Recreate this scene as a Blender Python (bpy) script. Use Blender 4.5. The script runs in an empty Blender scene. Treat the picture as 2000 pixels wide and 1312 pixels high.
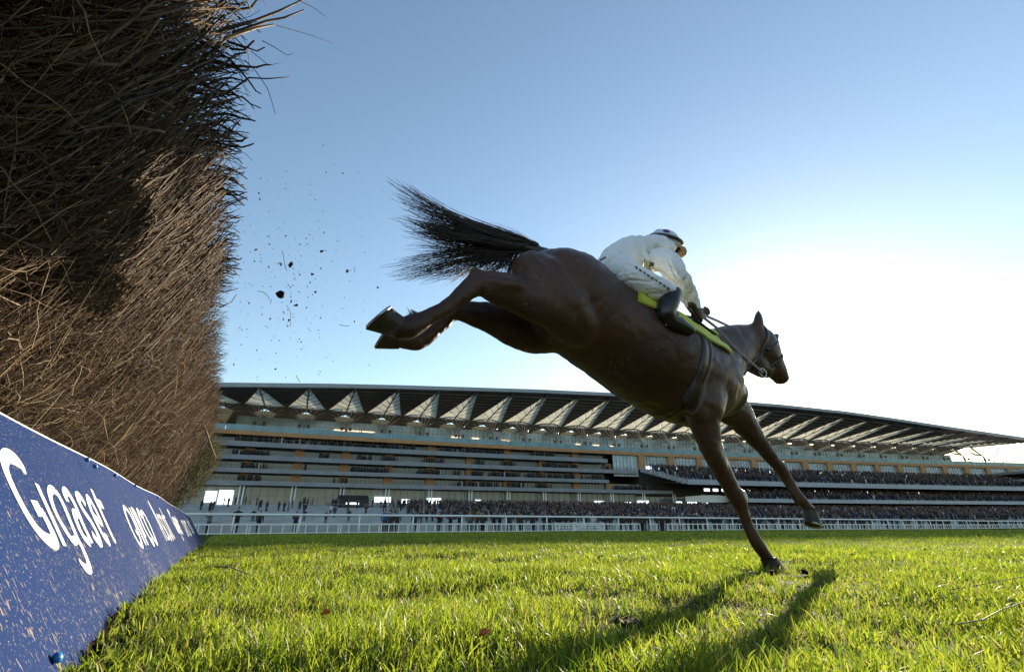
import bpy, bmesh, math, random
import numpy as np
from mathutils import Vector, Matrix, noise
from mathutils.bvhtree import BVHTree

random.seed(7)
rng = np.random.default_rng(7)
sc = bpy.context.scene
col = sc.collection

# ------------------------------------------------------------------ camera, sky, sun, exposure
F = 944.4
CAM = Vector((0, 0, .18))
PITCH = math.atan((1029 - 656) / F)
ROLL = math.radians(.35)
fw = Vector((0, math.cos(PITCH), math.sin(PITCH)))
rt = Vector((1, 0, 0))
up = rt.cross(fw)
r2 = rt * math.cos(ROLL) - up * math.sin(ROLL)
u2 = rt * math.sin(ROLL) + up * math.cos(ROLL)
cam_data = bpy.data.cameras.new("camera")
cam_data.lens = 17.0
cam_data.sensor_width = 36.0
cam_data.clip_start = .02
cam_data.clip_end = 8000
cam = bpy.data.objects.new("camera", cam_data)
M3 = Matrix((r2, u2, -fw)).transposed()
cam.matrix_world = Matrix.Translation(CAM) @ M3.to_4x4()
col.objects.link(cam)
sc.camera = cam

SUN_EL, SUN_AZ = math.radians(12.1), math.radians(30.1)     # azimuth clockwise from +Y
sun_dir = Vector((math.sin(SUN_AZ) * math.cos(SUN_EL), math.cos(SUN_AZ) * math.cos(SUN_EL), math.sin(SUN_EL)))
world = bpy.data.worlds.new("World")
sc.world = world
world.use_nodes = True
nt = world.node_tree
nt.nodes.clear()
sky = nt.nodes.new("ShaderNodeTexSky")
sky.sky_type = 'NISHITA'
sky.sun_disc = False
sky.sun_elevation = SUN_EL
sky.sun_rotation = SUN_AZ
sky.altitude = 50
sky.air_density = 1.15
sky.dust_density = .3
sky.ozone_density = 1.6
bg = nt.nodes.new("ShaderNodeBackground")
bg.inputs[1].default_value = .085
wo = nt.nodes.new("ShaderNodeOutputWorld")
nt.links.new(sky.outputs[0], bg.inputs[0])
nt.links.new(bg.outputs[0], wo.inputs[0])
sl = bpy.data.lights.new("sun", 'SUN')
sl.energy = 4.2
sl.angle = math.radians(.53)
sl.color = (1, .87, .68)
so = bpy.data.objects.new("sun", sl)
so.rotation_euler = (-sun_dir).to_track_quat('-Z', 'Y').to_euler()
col.objects.link(so)
sc.view_settings.view_transform = 'Standard'
sc.view_settings.look = 'None'
sc.view_settings.exposure = 1.65
sc.view_settings.gamma = 1
sc.render.engine = 'CYCLES'
sc.cycles.max_bounces = 6
sc.cycles.use_denoising = True


# ------------------------------------------------------------------ helpers
def ray(px, py):
    return fw + r2 * ((px - 1000) / F) + u2 * ((656 - py) / F)


def proj(P):
    d = Vector(P) - CAM
    z = d.dot(fw)
    return 1000 + F * d.dot(r2) / z, 656 - F * d.dot(u2) / z


def at(px, py, Y):
    d = ray(px, py)
    return CAM + d * (Y / d.y)


def ground_at(px, py, z=0.):
    d = ray(px, py)
    return CAM + d * ((z - CAM.z) / d.z)


def tag(o, label=None, cat=None, group=None, kind=None):
    if label: o["label"] = label
    if cat: o["category"] = cat
    if group: o["group"] = group
    if kind: o["kind"] = kind
    return o


def empty(name, loc=(0, 0, 0)):
    o = bpy.data.objects.new(name, None)
    o.location = loc
    o.empty_display_size = .1
    col.objects.link(o)
    return o


def mesh_data(name, V, Fc, mats, smooth=False, colr=None, midx=None):
    me = bpy.data.meshes.new(name)
    V = np.asarray(V, dtype=np.float32).reshape(-1, 3)
    if isinstance(Fc, np.ndarray):
        n, k = Fc.shape
        me.vertices.add(len(V)); me.vertices.foreach_set("co", V.ravel())
        me.loops.add(n * k); me.loops.foreach_set("vertex_index", Fc.astype(np.int32).ravel())
        me.polygons.add(n)
        me.polygons.foreach_set("loop_start", np.arange(0, n * k, k, dtype=np.int32))
        me.polygons.foreach_set("loop_total", np.full(n, k, dtype=np.int32))
        me.update(calc_edges=True)
    else:
        me.from_pydata([tuple(map(float, v)) for v in V], [], [tuple(map(int, f)) for f in Fc])
    if not isinstance(mats, (list, tuple)): mats = [mats]
    for m in mats: me.materials.append(m)
    if smooth: me.polygons.foreach_set("use_smooth", np.ones(len(me.polygons), dtype=bool))
    if midx is not None: me.polygons.foreach_set("material_index", np.asarray(midx, dtype=np.int32))
    if colr is not None:
        ca = me.color_attributes.new("tint", 'FLOAT_COLOR', 'POINT')
        c = np.ones((len(V), 4), dtype=np.float32); c[:, :3] = colr
        ca.data.foreach_set("color", c.ravel())
    me.validate()
    return me


def link(name, me, parent=None, loc=None):
    o = bpy.data.objects.new(name, me)
    if parent is not None: o.parent = parent
    if loc is not None: o.location = loc
    col.objects.link(o)
    return o


def mobj(name, V, Fc, mats, parent=None, smooth=False, colr=None, midx=None):
    return link(name, mesh_data(name, V, Fc, mats, smooth, colr, midx), parent)


class MB:
    """collects shapes for one mesh"""
    def __init__(s): s.V, s.F, s.I = [], [], []

    def add(s, V, Fc, mi=0):
        b = len(s.V)
        s.V += [tuple(v) for v in V]
        s.F += [tuple(i + b for i in f) for f in Fc]
        s.I += [mi] * len(Fc)

    def hexa(s, c, mi=0):      # 8 corners: bottom 4 then top 4
        s.add(c, [(3, 2, 1, 0), (4, 5, 6, 7), (0, 1, 5, 4), (1, 2, 6, 5), (2, 3, 7, 6), (3, 0, 4, 7)], mi)

    def box(s, c, x, y, z, mi=0):
        c, x, y, z = Vector(c), Vector(x), Vector(y), Vector(z)
        s.hexa([c - x - y - z, c + x - y - z, c + x + y - z, c - x + y - z,
                c - x - y + z, c + x - y + z, c + x + y + z, c - x + y + z], mi)

    def tube(s, pts, rad, n=8, mi=0, cap=True):
        pts = [Vector(p) for p in pts]
        if not hasattr(rad, '__len__'): rad = [rad] * len(pts)
        V, Fc = [], []
        N = None
        for i, p in enumerate(pts):
            t = (pts[min(i + 1, len(pts) - 1)] - pts[max(i - 1, 0)]).normalized()
            if N is None:
                N = t.orthogonal().normalized()
            N = (N - t * N.dot(t)).normalized()
            B = t.cross(N)
            for k in range(n):
                a = 2 * math.pi * k / n
                V.append(p + (N * math.cos(a) + B * math.sin(a)) * rad[i])
        for i in range(len(pts) - 1):
            for k in range(n):
                a, b = i * n + k, i * n + (k + 1) % n
                Fc.append((a, b, b + n, a + n))
        if cap:
            Fc.append(tuple(range(n - 1, -1, -1)))
            Fc.append(tuple((len(pts) - 1) * n + k for k in range(n)))
        s.add(V, Fc, mi)

    def ball(s, c, r, n=10, m=7, mi=0, axes=None):
        c = Vector(c)
        X, Y, Z = axes or (Vector((1, 0, 0)), Vector((0, 1, 0)), Vector((0, 0, 1)))
        if not hasattr(r, '__len__'): r = (r, r, r)
        V, Fc = [c + Z * r[2]], []
        for j in range(1, m):
            t = math.pi * j / m
            for k in range(n):
                a = 2 * math.pi * k / n
                V.append(c + X * r[0] * math.sin(t) * math.cos(a) + Y * r[1] * math.sin(t) * math.sin(a) + Z * r[2] * math.cos(t))
        V.append(c - Z * r[2])
        for k in range(n):
            Fc.append((0, 1 + k, 1 + (k + 1) % n))
            for j in range(m - 2):
                a, b = 1 + j * n + k, 1 + j * n + (k + 1) % n
                Fc.append((a, a + n, b + n, b))
            Fc.append((len(V) - 1, 1 + (m - 2) * n + (k + 1) % n, 1 + (m - 2) * n + k))
        s.add(V, Fc, mi)

    def build(s, name, mats, parent=None, smooth=False):
        return mobj(name, s.V, s.F, mats, parent, smooth, None, s.I if isinstance(mats, (list, tuple)) else None)

    def data(s, name, mats, smooth=False):
        return mesh_data(name, s.V, s.F, mats, smooth, None, s.I if isinstance(mats, (list, tuple)) else None)


def tubes_np(P, R, sides=3):
    """P (n,k,3), R (n,k) -> vertices and quads of n thin tubes"""
    n, k, _ = P.shape
    T = np.gradient(P, axis=1)
    T /= np.linalg.norm(T, axis=2, keepdims=True) + 1e-9
    ref = np.where(np.abs(T[:, :1, 2:3]) > .9, np.array([1., 0, 0]), np.array([0, 0, 1.]))
    ref = np.broadcast_to(ref, T.shape)
    N = np.cross(T, ref); N /= np.linalg.norm(N, axis=2, keepdims=True) + 1e-9
    B = np.cross(T, N)
    a = np.arange(sides) * 2 * math.pi / sides
    V = P[:, :, None, :] + R[:, :, None, None] * (N[:, :, None, :] * np.cos(a)[None, None, :, None] + B[:, :, None, :] * np.sin(a)[None, None, :, None])
    idx = np.arange(n * k * sides).reshape(n, k, sides)
    A, Bq = idx[:, :-1, :], np.roll(idx, -1, axis=2)[:, :-1, :]
    C, D = np.roll(idx, -1, axis=2)[:, 1:, :], idx[:, 1:, :]
    return V.reshape(-1, 3), np.stack([A, Bq, C, D], -1).reshape(-1, 4)


def mat(name, base, rough=.6, var=.0, vscale=5., bump=0., bscale=30., spec=.5, metal=0., trans=0., attr=False, sheen=0., emit=None, vcol=None, coat=0.):
    m = bpy.data.materials.new(name)
    m.use_nodes = True
    t = m.node_tree
    b = t.nodes["Principled BSDF"]
    b.inputs["Roughness"].default_value = rough
    b.inputs["Specular IOR Level"].default_value = spec
    b.inputs["Metallic"].default_value = metal
    b.inputs["Sheen Weight"].default_value = sheen
    b.inputs["Coat Weight"].default_value = coat
    b.inputs["Base Color"].default_value = (*base, 1)
    tc = t.nodes.new("ShaderNodeTexCoord")
    src = None
    if attr:
        a = t.nodes.new("ShaderNodeAttribute"); a.attribute_name = "tint"
        src = a.outputs["Color"]
    if var > 0:
        nz = t.nodes.new("ShaderNodeTexNoise"); nz.inputs["Scale"].default_value = vscale
        nz.inputs["Detail"].default_value = 6
        t.links.new(tc.outputs["Object"], nz.inputs["Vector"])
        mx = t.nodes.new("ShaderNodeMix"); mx.data_type = 'RGBA'
        c2 = vcol or tuple(min(1, c * (1 + var)) for c in base)
        c1 = base if vcol else tuple(c * (1 - var) for c in base)
        mx.inputs["A"].default_value = (*c1, 1); mx.inputs["B"].default_value = (*c2, 1)
        rmp = t.nodes.new("ShaderNodeMapRange"); rmp.inputs[1].default_value = .3; rmp.inputs[2].default_value = .7
        t.links.new(nz.outputs["Fac"], rmp.inputs[0])
        t.links.new(rmp.outputs[0], mx.inputs["Factor"])
        if src is not None:
            mm = t.nodes.new("ShaderNodeMix"); mm.data_type = 'RGBA'; mm.blend_type = 'MULTIPLY'; mm.inputs["Factor"].default_value = 1
            t.links.new(src, mm.inputs["A"]); t.links.new(mx.outputs["Result"], mm.inputs["B"])
            src = mm.outputs["Result"]
        else:
            src = mx.outputs["Result"]
    if src is not None: t.links.new(src, b.inputs["Base Color"])
    if bump > 0:
        n2 = t.nodes.new("ShaderNodeTexNoise"); n2.inputs["Scale"].default_value = bscale; n2.inputs["Detail"].default_value = 5
        t.links.new(tc.outputs["Object"], n2.inputs["Vector"])
        bp = t.nodes.new("ShaderNodeBump"); bp.inputs["Strength"].default_value = bump; bp.inputs["Distance"].default_value = .02
        t.links.new(n2.outputs["Fac"], bp.inputs["Height"]); t.links.new(bp.outputs["Normal"], b.inputs["Normal"])
    if emit:
        b.inputs["Emission Color"].default_value = (*emit[:3], 1); b.inputs["Emission Strength"].default_value = emit[3]
    if trans > 0:
        tr = t.nodes.new("ShaderNodeBsdfTranslucent")
        if src is not None: t.links.new(src, tr.inputs["Color"])
        else: tr.inputs["Color"].default_value = (*base, 1)
        ms = t.nodes.new("ShaderNodeMixShader"); ms.inputs[0].default_value = trans
        t.links.new(b.outputs[0], ms.inputs[1]); t.links.new(tr.outputs[0], ms.inputs[2])
        t.links.new(ms.outputs[0], t.nodes["Material Output"].inputs["Surface"])
    return m


MT = dict(
    soil=mat("turf_soil", (.035, .05, .014), .95, .5, 3., .6, 25., spec=.03, vcol=(.075, .08, .022)),
    grass=mat("grass_blade", (1, 1, 1), .45, attr=True, trans=.6, spec=.35),
    mud=mat("mud", (.035, .025, .017), .95, .5, 12., .8, 40., spec=.03),
    twig=mat("birch_twig", (1, 1, 1), .7, .25, 40., attr=True, spec=.25),
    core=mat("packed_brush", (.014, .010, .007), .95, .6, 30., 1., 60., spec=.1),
    white=mat("white_paint", (.78, .79, .78), .4, .06, 3.),
    roof=mat("roof_metal", (.32, .34, .37), .4, .1, .5),
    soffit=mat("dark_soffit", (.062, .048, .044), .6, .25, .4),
    batten=mat("soffit_batten", (.20, .17, .155), .6, .1, .5),
    cream=mat("canopy_fabric", (.86, .84, .74), .7, .12, .35, trans=.65),
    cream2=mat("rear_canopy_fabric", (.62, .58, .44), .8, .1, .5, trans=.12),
    steel=mat("painted_steel", (.26, .25, .25), .5, .15, 1.),
    dsteel=mat("dark_steel", (.07, .066, .066), .5, .15, 1.),
    glass=mat("facade_glass", (.36, .46, .53), .12, .35, .25, spec=.7),
    dglass=mat("tinted_glass", (.12, .165, .185), .1, .4, .3, spec=.7),
    bglass=mat("balustrade_glass", (.13, .25, .29), .12, .3, .4, spec=.7),
    ochre=mat("ochre_cladding", (.44, .225, .09), .6, .15, .6),
    conc=mat("concrete_fascia", (.24, .25, .265), .7, .15, .5, .2, 2.),
    step=mat("terrace_concrete", (.33, .35, .37), .8, .2, .3, .2, 2.),
    dark=mat("dark_interior", (.035, .032, .03), .8, .4, .3),
    glow=mat("sky_glow_pane", (.8, .85, .85), .5, emit=(.9, .97, 1., .9)),  # emission stands in for bright sky seen through the building, no lamp
    warm=mat("warm_lamp", (.9, .6, .35), .5, emit=(1., .62, .35, .8)),
    horse=mat("bay_coat", (.056, .022, .012), .42, .4, 2.6, .22, 14., spec=.35, sheen=.06),
    hair=mat("horse_hair", (.026, .015, .010), .38, .3, 8., spec=.5),
    hoof=mat("hoof_horn", (.036, .025, .018), .55, .4, 20., .2, 60.),
    shoe=mat("horseshoe_metal", (.42, .42, .42), .35, .2, 20., metal=.9),
    silk=mat("white_silks", (.70, .715, .75), .6, .06, 6., .5, 22., sheen=.1),
    breech=mat("white_breeches", (.70, .71, .76), .6, .06, 6., .5, 22.),
    boot=mat("black_boot", (.012, .011, .011), .3, .2, 8., .1, 30.),
    glove=mat("dark_glove", (.05, .03, .022), .6, .3, 20., .2, 60.),
    skin=mat("skin", (.42, .22, .14), .5, .1, 12.),
    cap=mat("cap_silk", (.55, .59, .67), .45, .05, 10.),
    purple=mat("purple_spot", (.09, .03, .22), .5, .1, 10.),
    tan=mat("tan_peak", (.55, .42, .24), .5, .1, 10.),
    leather=mat("dark_leather", (.03, .02, .015), .4, .3, 15., .1, 50.),
    yellow=mat("yellow_cloth", (.64, .66, .09), .6, .12, 8., .3, 14., trans=.2),
    mark=mat("dark_print", (.03, .035, .05), .6, .1, 10.),
    rein=mat("rein_leather", (.10, .055, .03), .5, .2, 20.),
    metal=mat("bit_steel", (.6, .6, .6), .25, .1, 10., metal=1.),
    eye=mat("horse_eye", (.01, .008, .006), .08, .2, 30.),
    leafdry=mat("dry_leaf", (.07, .04, .022), .7, .4, 30., trans=.2),
    leaforange=mat("orange_leaf", (.45, .14, .03), .6, .3, 30., trans=.3),
    bolt=mat("blue_bolt", (.02, .16, .42), .35, .1, 30.),
    wletter=mat("white_vinyl", (.84, .83, .79), .4, .08, 12.),
)

# board: blue with splashed mud (object space: x along the board, y up its slope)
m = mat("blue_board", (.005, .021, .088), .7, .12, 1.5, spec=.07)
t = m.node_tree
b = t.nodes["Principled BSDF"]
tc = t.nodes.new("ShaderNodeTexCoord")
mp = t.nodes.new("ShaderNodeMapping"); mp.inputs["Scale"].default_value = (150, 42, 1)
t.links.new(tc.outputs["Object"], mp.inputs["Vector"])
nz = t.nodes.new("ShaderNodeTexNoise"); nz.inputs["Scale"].default_value = 1; nz.inputs["Detail"].default_value = 3
t.links.new(mp.outputs[0], nz.inputs["Vector"])
sep = t.nodes.new("ShaderNodeSeparateXYZ"); t.links.new(tc.outputs["Object"], sep.inputs[0])
thr = t.nodes.new("ShaderNodeMapRange"); thr.inputs[1].default_value = 0; thr.inputs[2].default_value = .5
thr.inputs[3].default_value = .60; thr.inputs[4].default_value = .72
t.links.new(sep.outputs["Y"], thr.inputs[0])
ln = t.nodes.new("ShaderNodeTexNoise"); ln.inputs["Scale"].default_value = 3.5; ln.inputs["Detail"].default_value = 4
t.links.new(tc.outputs["Object"], ln.inputs["Vector"])
lm = t.nodes.new("ShaderNodeMath"); lm.operation = 'MULTIPLY_ADD'; lm.inputs[1].default_value = -.45; lm.inputs[2].default_value = .225
t.links.new(ln.outputs["Fac"], lm.inputs[0])
ad = t.nodes.new("ShaderNodeMath"); ad.operation = 'ADD'; t.links.new(thr.outputs[0], ad.inputs[0]); t.links.new(lm.outputs[0], ad.inputs[1])
sub = t.nodes.new("ShaderNodeMath"); sub.operation = 'SUBTRACT'
t.links.new(nz.outputs["Fac"], sub.inputs[0]); t.links.new(ad.outputs[0], sub.inputs[1])
mul = t.nodes.new("ShaderNodeMath"); mul.operation = 'MULTIPLY'; mul.inputs[1].default_value = 22; mul.use_clamp = True
t.links.new(sub.outputs[0], mul.inputs[0])
# fine specks
vo = t.nodes.new("ShaderNodeTexNoise"); vo.inputs["Scale"].default_value = 210; vo.inputs["Detail"].default_value = 2
t.links.new(tc.outputs["Object"], vo.inputs["Vector"])
mr = t.nodes.new("ShaderNodeMapRange"); mr.inputs[1].default_value = .64; mr.inputs[2].default_value = .70
t.links.new(vo.outputs["Fac"], mr.inputs[0])
mxm = t.nodes.new("ShaderNodeMath"); mxm.operation = 'MAXIMUM'
t.links.new(mul.outputs[0], mxm.inputs[0]); t.links.new(mr.outputs[0], mxm.inputs[1])
old = b.inputs["Base Color"].links[0].from_socket
mx = t.nodes.new("ShaderNodeMix"); mx.data_type = 'RGBA'; mx.inputs["B"].default_value = (.21, .18, .15, 1)
t.links.new(old, mx.inputs["A"]); t.links.new(mxm.outputs[0], mx.inputs["Factor"])
t.links.new(mx.outputs["Result"], b.inputs["Base Color"])
MT["board"] = m

m = MT["horse"]; t = m.node_tree; b = t.nodes["Principled BSDF"]
tc = t.nodes.new("ShaderNodeTexCoord")
mp = t.nodes.new("ShaderNodeMapping"); mp.inputs["Scale"].default_value = (38, 38, 190); mp.inputs["Rotation"].default_value = (.2, .5, .4)
t.links.new(tc.outputs["Object"], mp.inputs["Vector"])
hn = t.nodes.new("ShaderNodeTexNoise"); hn.inputs["Scale"].default_value = 1; hn.inputs["Detail"].default_value = 4
t.links.new(mp.outputs[0], hn.inputs["Vector"])
old_bump = b.inputs["Normal"].links[0].from_node
bp = t.nodes.new("ShaderNodeBump"); bp.inputs["Strength"].default_value = .3; bp.inputs["Distance"].default_value = .004
t.links.new(hn.outputs["Fac"], bp.inputs["Height"]); t.links.new(old_bump.outputs["Normal"], bp.inputs["Normal"]); t.links.new(bp.outputs["Normal"], b.inputs["Normal"])
rn = t.nodes.new("ShaderNodeTexNoise"); rn.inputs["Scale"].default_value = 7; rn.inputs["Detail"].default_value = 5
t.links.new(tc.outputs["Object"], rn.inputs["Vector"])
rr = t.nodes.new("ShaderNodeMapRange"); rr.inputs[1].default_value = .35; rr.inputs[2].default_value = .65; rr.inputs[3].default_value = .28; rr.inputs[4].default_value = .58
t.links.new(rn.outputs["Fac"], rr.inputs[0]); t.links.new(rr.outputs[0], b.inputs["Roughness"])
mn = t.nodes.new("ShaderNodeTexNoise"); mn.inputs["Scale"].default_value = 46; mn.inputs["Detail"].default_value = 3
t.links.new(tc.outputs["Object"], mn.inputs["Vector"])
ms = t.nodes.new("ShaderNodeMath"); ms.operation = 'MULTIPLY_ADD'; ms.inputs[1].default_value = .35; ms.inputs[2].default_value = -.175
t.links.new(rn.outputs["Fac"], ms.inputs[0])
ma = t.nodes.new("ShaderNodeMath"); ma.operation = 'ADD'; t.links.new(mn.outputs["Fac"], ma.inputs[0]); t.links.new(ms.outputs[0], ma.inputs[1])
mr2 = t.nodes.new("ShaderNodeMapRange"); mr2.inputs[1].default_value = .66; mr2.inputs[2].default_value = .72; mr2.inputs[4].default_value = .7
t.links.new(ma.outputs[0], mr2.inputs[0])
src = b.inputs["Base Color"].links[0].from_socket
mxh = t.nodes.new("ShaderNodeMix"); mxh.data_type = 'RGBA'; mxh.inputs["B"].default_value = (.11, .08, .055, 1)
t.links.new(src, mxh.inputs["A"]); t.links.new(mr2.outputs[0], mxh.inputs["Factor"]); t.links.new(mxh.outputs["Result"], b.inputs["Base Color"])

# ------------------------------------------------------------------ ground and grass
FA = math.radians(29.6)                         # the fence runs away to the left
DF = Vector((-math.sin(FA), math.cos(FA), 0))
DN = Vector((math.cos(FA), math.sin(FA), 0))    # towards the turf
OB = -.163                                      # foot of the board


def ground_h(x, y):
    h = .012 * np.sin(x * 3.1 + y * 1.7) * np.sin(y * 2.3 - x * .9) + .008 * np.sin(x * 7.3 - y * 5.1 + 1.) + .006 * np.sin(x * 11.7 + 2.) * np.sin(y * 13.1)
    d = np.sqrt(x * x + y * y)
    f = np.clip(1.2 - d / 25, 0, 1)
    near = np.clip((d - .3) / .6, 0, 1)
    return h * f * near - .012 - .0044 * np.clip(d - 3, 0, 110)


g = np.linspace(-1, 1, 241)
gx = np.sign(g) * (np.abs(g) * 9 + 3000 * np.abs(g) ** 11)
GX, GY = np.meshgrid(gx, gx + 4)
GZ = ground_h(GX, GY)
V = np.stack([GX, GY, GZ], -1).reshape(-1, 3)
I = np.arange(241 * 241).reshape(241, 241)
Fq = np.stack([I[:-1, :-1], I[:-1, 1:], I[1:, 1:], I[1:, :-1]], -1).reshape(-1, 4)
o = mobj("ground", V, Fq, MT["soil"], smooth=True)
tag(o, "green racecourse turf running up to the grandstand", "ground", kind="structure")


def tuft_noise(x, y):
    return .9 * np.sin(x * 15.3 + 2.1 * np.sin(y * 9.7)) * np.sin(y * 13.9 + 1.7 * np.sin(x * 11.1)) * .5 + (np.sin(x * 2.1 + 1.3 * np.sin(y * 1.7)) * np.sin(y * 2.6 + 1.1 * np.sin(x * 2.9)) + .6 * np.sin(x * 6.1 + y * 4.3) * np.sin(y * 7.7 - x * 3.1)) * .5


DIVOTS = [(1330, 1091, .07), (1640, 1086, .10), (1380, 1085, .06), (1780, 1070, .10), (1160, 1092, .07), (1478, 1112, .09), (1545, 1112, .07), (1100, 1120, .05), (1700, 1120, .06), (820, 1110, .05), (1290, 1150, .035), (1230, 1205, .03)]
DIV = [(ground_at(a, b_), r) for a, b_, r in DIVOTS]


def make_grass():
    Vs, Fs, Cs = [], [], []
    base = 0
    # (r0, r1, half-angle, density per m2, height, width)
    rings = [(.30, .9, 1.35, 20000, .027, .0022), (.9, 1.7, 1.15, 20000, .028, .0024), (1.7, 3.2, 1.02, 10000, .030, .0034),
             (3.2, 6., .98, 3600, .032, .0054), (6, 12, .95, 800, .036, .012), (12, 26, .93, 110, .042, .035), (26, 62, .92, 14, .045, .09)]
    for r0, r1, ha, dens, hh, ww in rings:
        A = ha * (r1 * r1 - r0 * r0)
        n = int(A * dens)
        r = np.sqrt(rng.uniform(r0 * r0, r1 * r1, n))
        th = rng.uniform(-ha, ha, n)
        x, y = r * np.sin(th), r * np.cos(th)
        off = x * DN.x + y * DN.y
        ok = off > OB + .004
        x, y = x[ok], y[ok]
        tn = tuft_noise(x, y)
        keep = rng.uniform(0, 1, len(x)) < np.clip(.8 + .5 * tn, .35, 1)
        for P_, r_ in DIV:
            d_ = np.hypot((x - P_.x), (y - P_.y) * .8) / r_
            keep &= d_ > rng.uniform(.5, 1.1, len(x))
        x, y, tn = x[keep], y[keep], tn[keep]
        n = len(x)
        z = ground_h(x, y) - .004
        H = hh * rng.uniform(.4, 1.3, n) * np.clip(1 + .55 * tn, .5, 1.5)
        tall = rng.uniform(0, 1, n) > .975
        H = np.where(tall, H * 1.5, H)
        W = ww * rng.uniform(.6, 1.25, n)
        a = rng.uniform(0, 2 * math.pi, n)
        bend = rng.uniform(.1, .95, n) * H
        flat = rng.uniform(0, 1, n) > .85
        bend = np.where(flat, H * 1.3, bend); H = np.where(flat, H * .6, H)
        ba = rng.uniform(0, 2 * math.pi, n)
        wx, wy = np.cos(a) * W / 2, np.sin(a) * W / 2
        bx, by = np.cos(ba) * bend, np.sin(ba) * bend
        P = np.empty((n, 7, 3), dtype=np.float32)
        for j, (fh, fb, fwid) in enumerate([(0, 0, .8), (.5, .22, 1.), (.82, .6, .7)]):
            P[:, 2 * j, 0] = x + bx * fb - wx * fwid; P[:, 2 * j, 1] = y + by * fb - wy * fwid; P[:, 2 * j, 2] = z + H * fh
            P[:, 2 * j + 1, 0] = x + bx * fb + wx * fwid; P[:, 2 * j + 1, 1] = y + by * fb + wy * fwid; P[:, 2 * j + 1, 2] = z + H * fh
        P[:, 6, 0] = x + bx; P[:, 6, 1] = y + by; P[:, 6, 2] = z + H
        if r0 >= 6:      # far blades: one plain triangle
            P = P[:, [0, 1, 6]]
        nv = P.shape[1]
        i0 = base + np.arange(n)[:, None] * nv
        f = i0 + np.array([0, 1, 2]) if nv == 3 else np.concatenate([i0 + np.array([0, 1, 3]), i0 + np.array([0, 3, 2]), i0 + np.array([2, 3, 5]), i0 + np.array([2, 5, 4]), i0 + np.array([4, 5, 6])])
        c = np.empty((n, 3), dtype=np.float32)
        k = rng.uniform(0, 1, n)
        g1, g2 = np.array([.08, .165, .011]), np.array([.40, .44, .036])
        c[:] = g1 + (g2 - g1) * k[:, None]
        dry = rng.uniform(0, 1, n) < np.clip(.07 - .14 * tn, .02, .25)
        c[dry] = np.array([.30, .235, .10]) * rng.uniform(.6, 1.2, (dry.sum(), 1))
        Vs.append(P.reshape(-1, 3)); Fs.append(f); Cs.append(np.repeat(c, nv, axis=0))
        base += n * nv
    o = mobj("grass", np.concatenate(Vs), np.concatenate(Fs), MT["grass"], colr=np.concatenate(Cs))
    tag(o, "short sunlit grass blades covering the racecourse turf", "grass", kind="stuff")


make_grass()

# ------------------------------------------------------------------ grandstand
QC = (-4.57e-4, .3808, 126.17)
_xs = np.linspace(-150, 260, 6000)
_ys = np.polyval(QC, _xs)
_s = np.concatenate([[0], np.cumsum(np.hypot(np.diff(_xs), np.diff(_ys)))])
_tx, _ty = np.gradient(_xs, _s), np.gradient(_ys, _s)
_s = _s - _s[np.argmin(np.abs(_xs))]


def Q(s, o, z):
    x, y = np.interp(s, _s, _xs), np.interp(s, _s, _ys)
    tx, ty = np.interp(s, _s, _tx), np.interp(s, _s, _ty)
    return Vector((x - ty * o, y + tx * o, z))


_rs = [-90, -66.5, -46.5, -32.9, -15.4, 5.6, 27.5, 60, 90, 116, 138.6, 158.5, 180, 199, 210]
_rh = [26.0, 28.6, 30.5, 31.6, 32.8, 34.1, 35.1, 36., 36., 35.3, 33.8, 32.2, 30.5, 28.9, 28]


def RH(s): return float(np.interp(s, _rs, _rh))


BAY, S_PHASE = 9.85, -50.2
ROOF0, ROOF1 = -80., 199.
stand = empty("grandstand", Q(60, 0, 0))
tag(stand, "long racecourse grandstand with dark roof, cream canopy triangles and crowded balconies", "grandstand")
stand_inv = Matrix.Translation(-stand.location)


def part(mb, name, mats, parent=stand, smooth=False):
    o = mb.build(name, mats, parent, smooth)
    if parent is stand: o.matrix_parent_inverse = stand_inv
    else: o.matrix_parent_inverse = Matrix()
    return o


def sub(mb, name, mats, parent):
    o = mb.build(name, mats, parent)
    return o


def swept(mb, s0, s1, prof, n=None, mi=0):
    """prof: list of (o, z) corner points (z may be callable of s), closed section swept along the stand"""
    n = n or max(1, int(abs(s1 - s0) / 5))
    k = len(prof)
    V, Fc = [], []
    for i in range(n + 1):
        s = s0 + (s1 - s0) * i / n
        for o_, z_ in prof:
            V.append(Q(s, o_(s) if callable(o_) else o_, z_(s) if callable(z_) else z_))
    for i in range(n):
        for j in range(k):
            a, b_ = i * k + j, i * k + (j + 1) % k
            Fc.append((a, b_, b_ + k, a + k))
    Fc.append(tuple(range(k)))
    Fc.append(tuple(n * k + j for j in reversed(range(k))))
    mb.add(V, Fc, mi)


def rect(o0, o1, z0, z1): return [(o0, z0), (o1, z0), (o1, z1), (o0, z1)]


def soff(o):      # height of the soffit at offset o
    f = (o + 4) / 24
    return lambda s: RH(s) - .9 + (30.6 - RH(s)) * min(f, 1.) - max(0, f - 1) * 4.5


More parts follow.
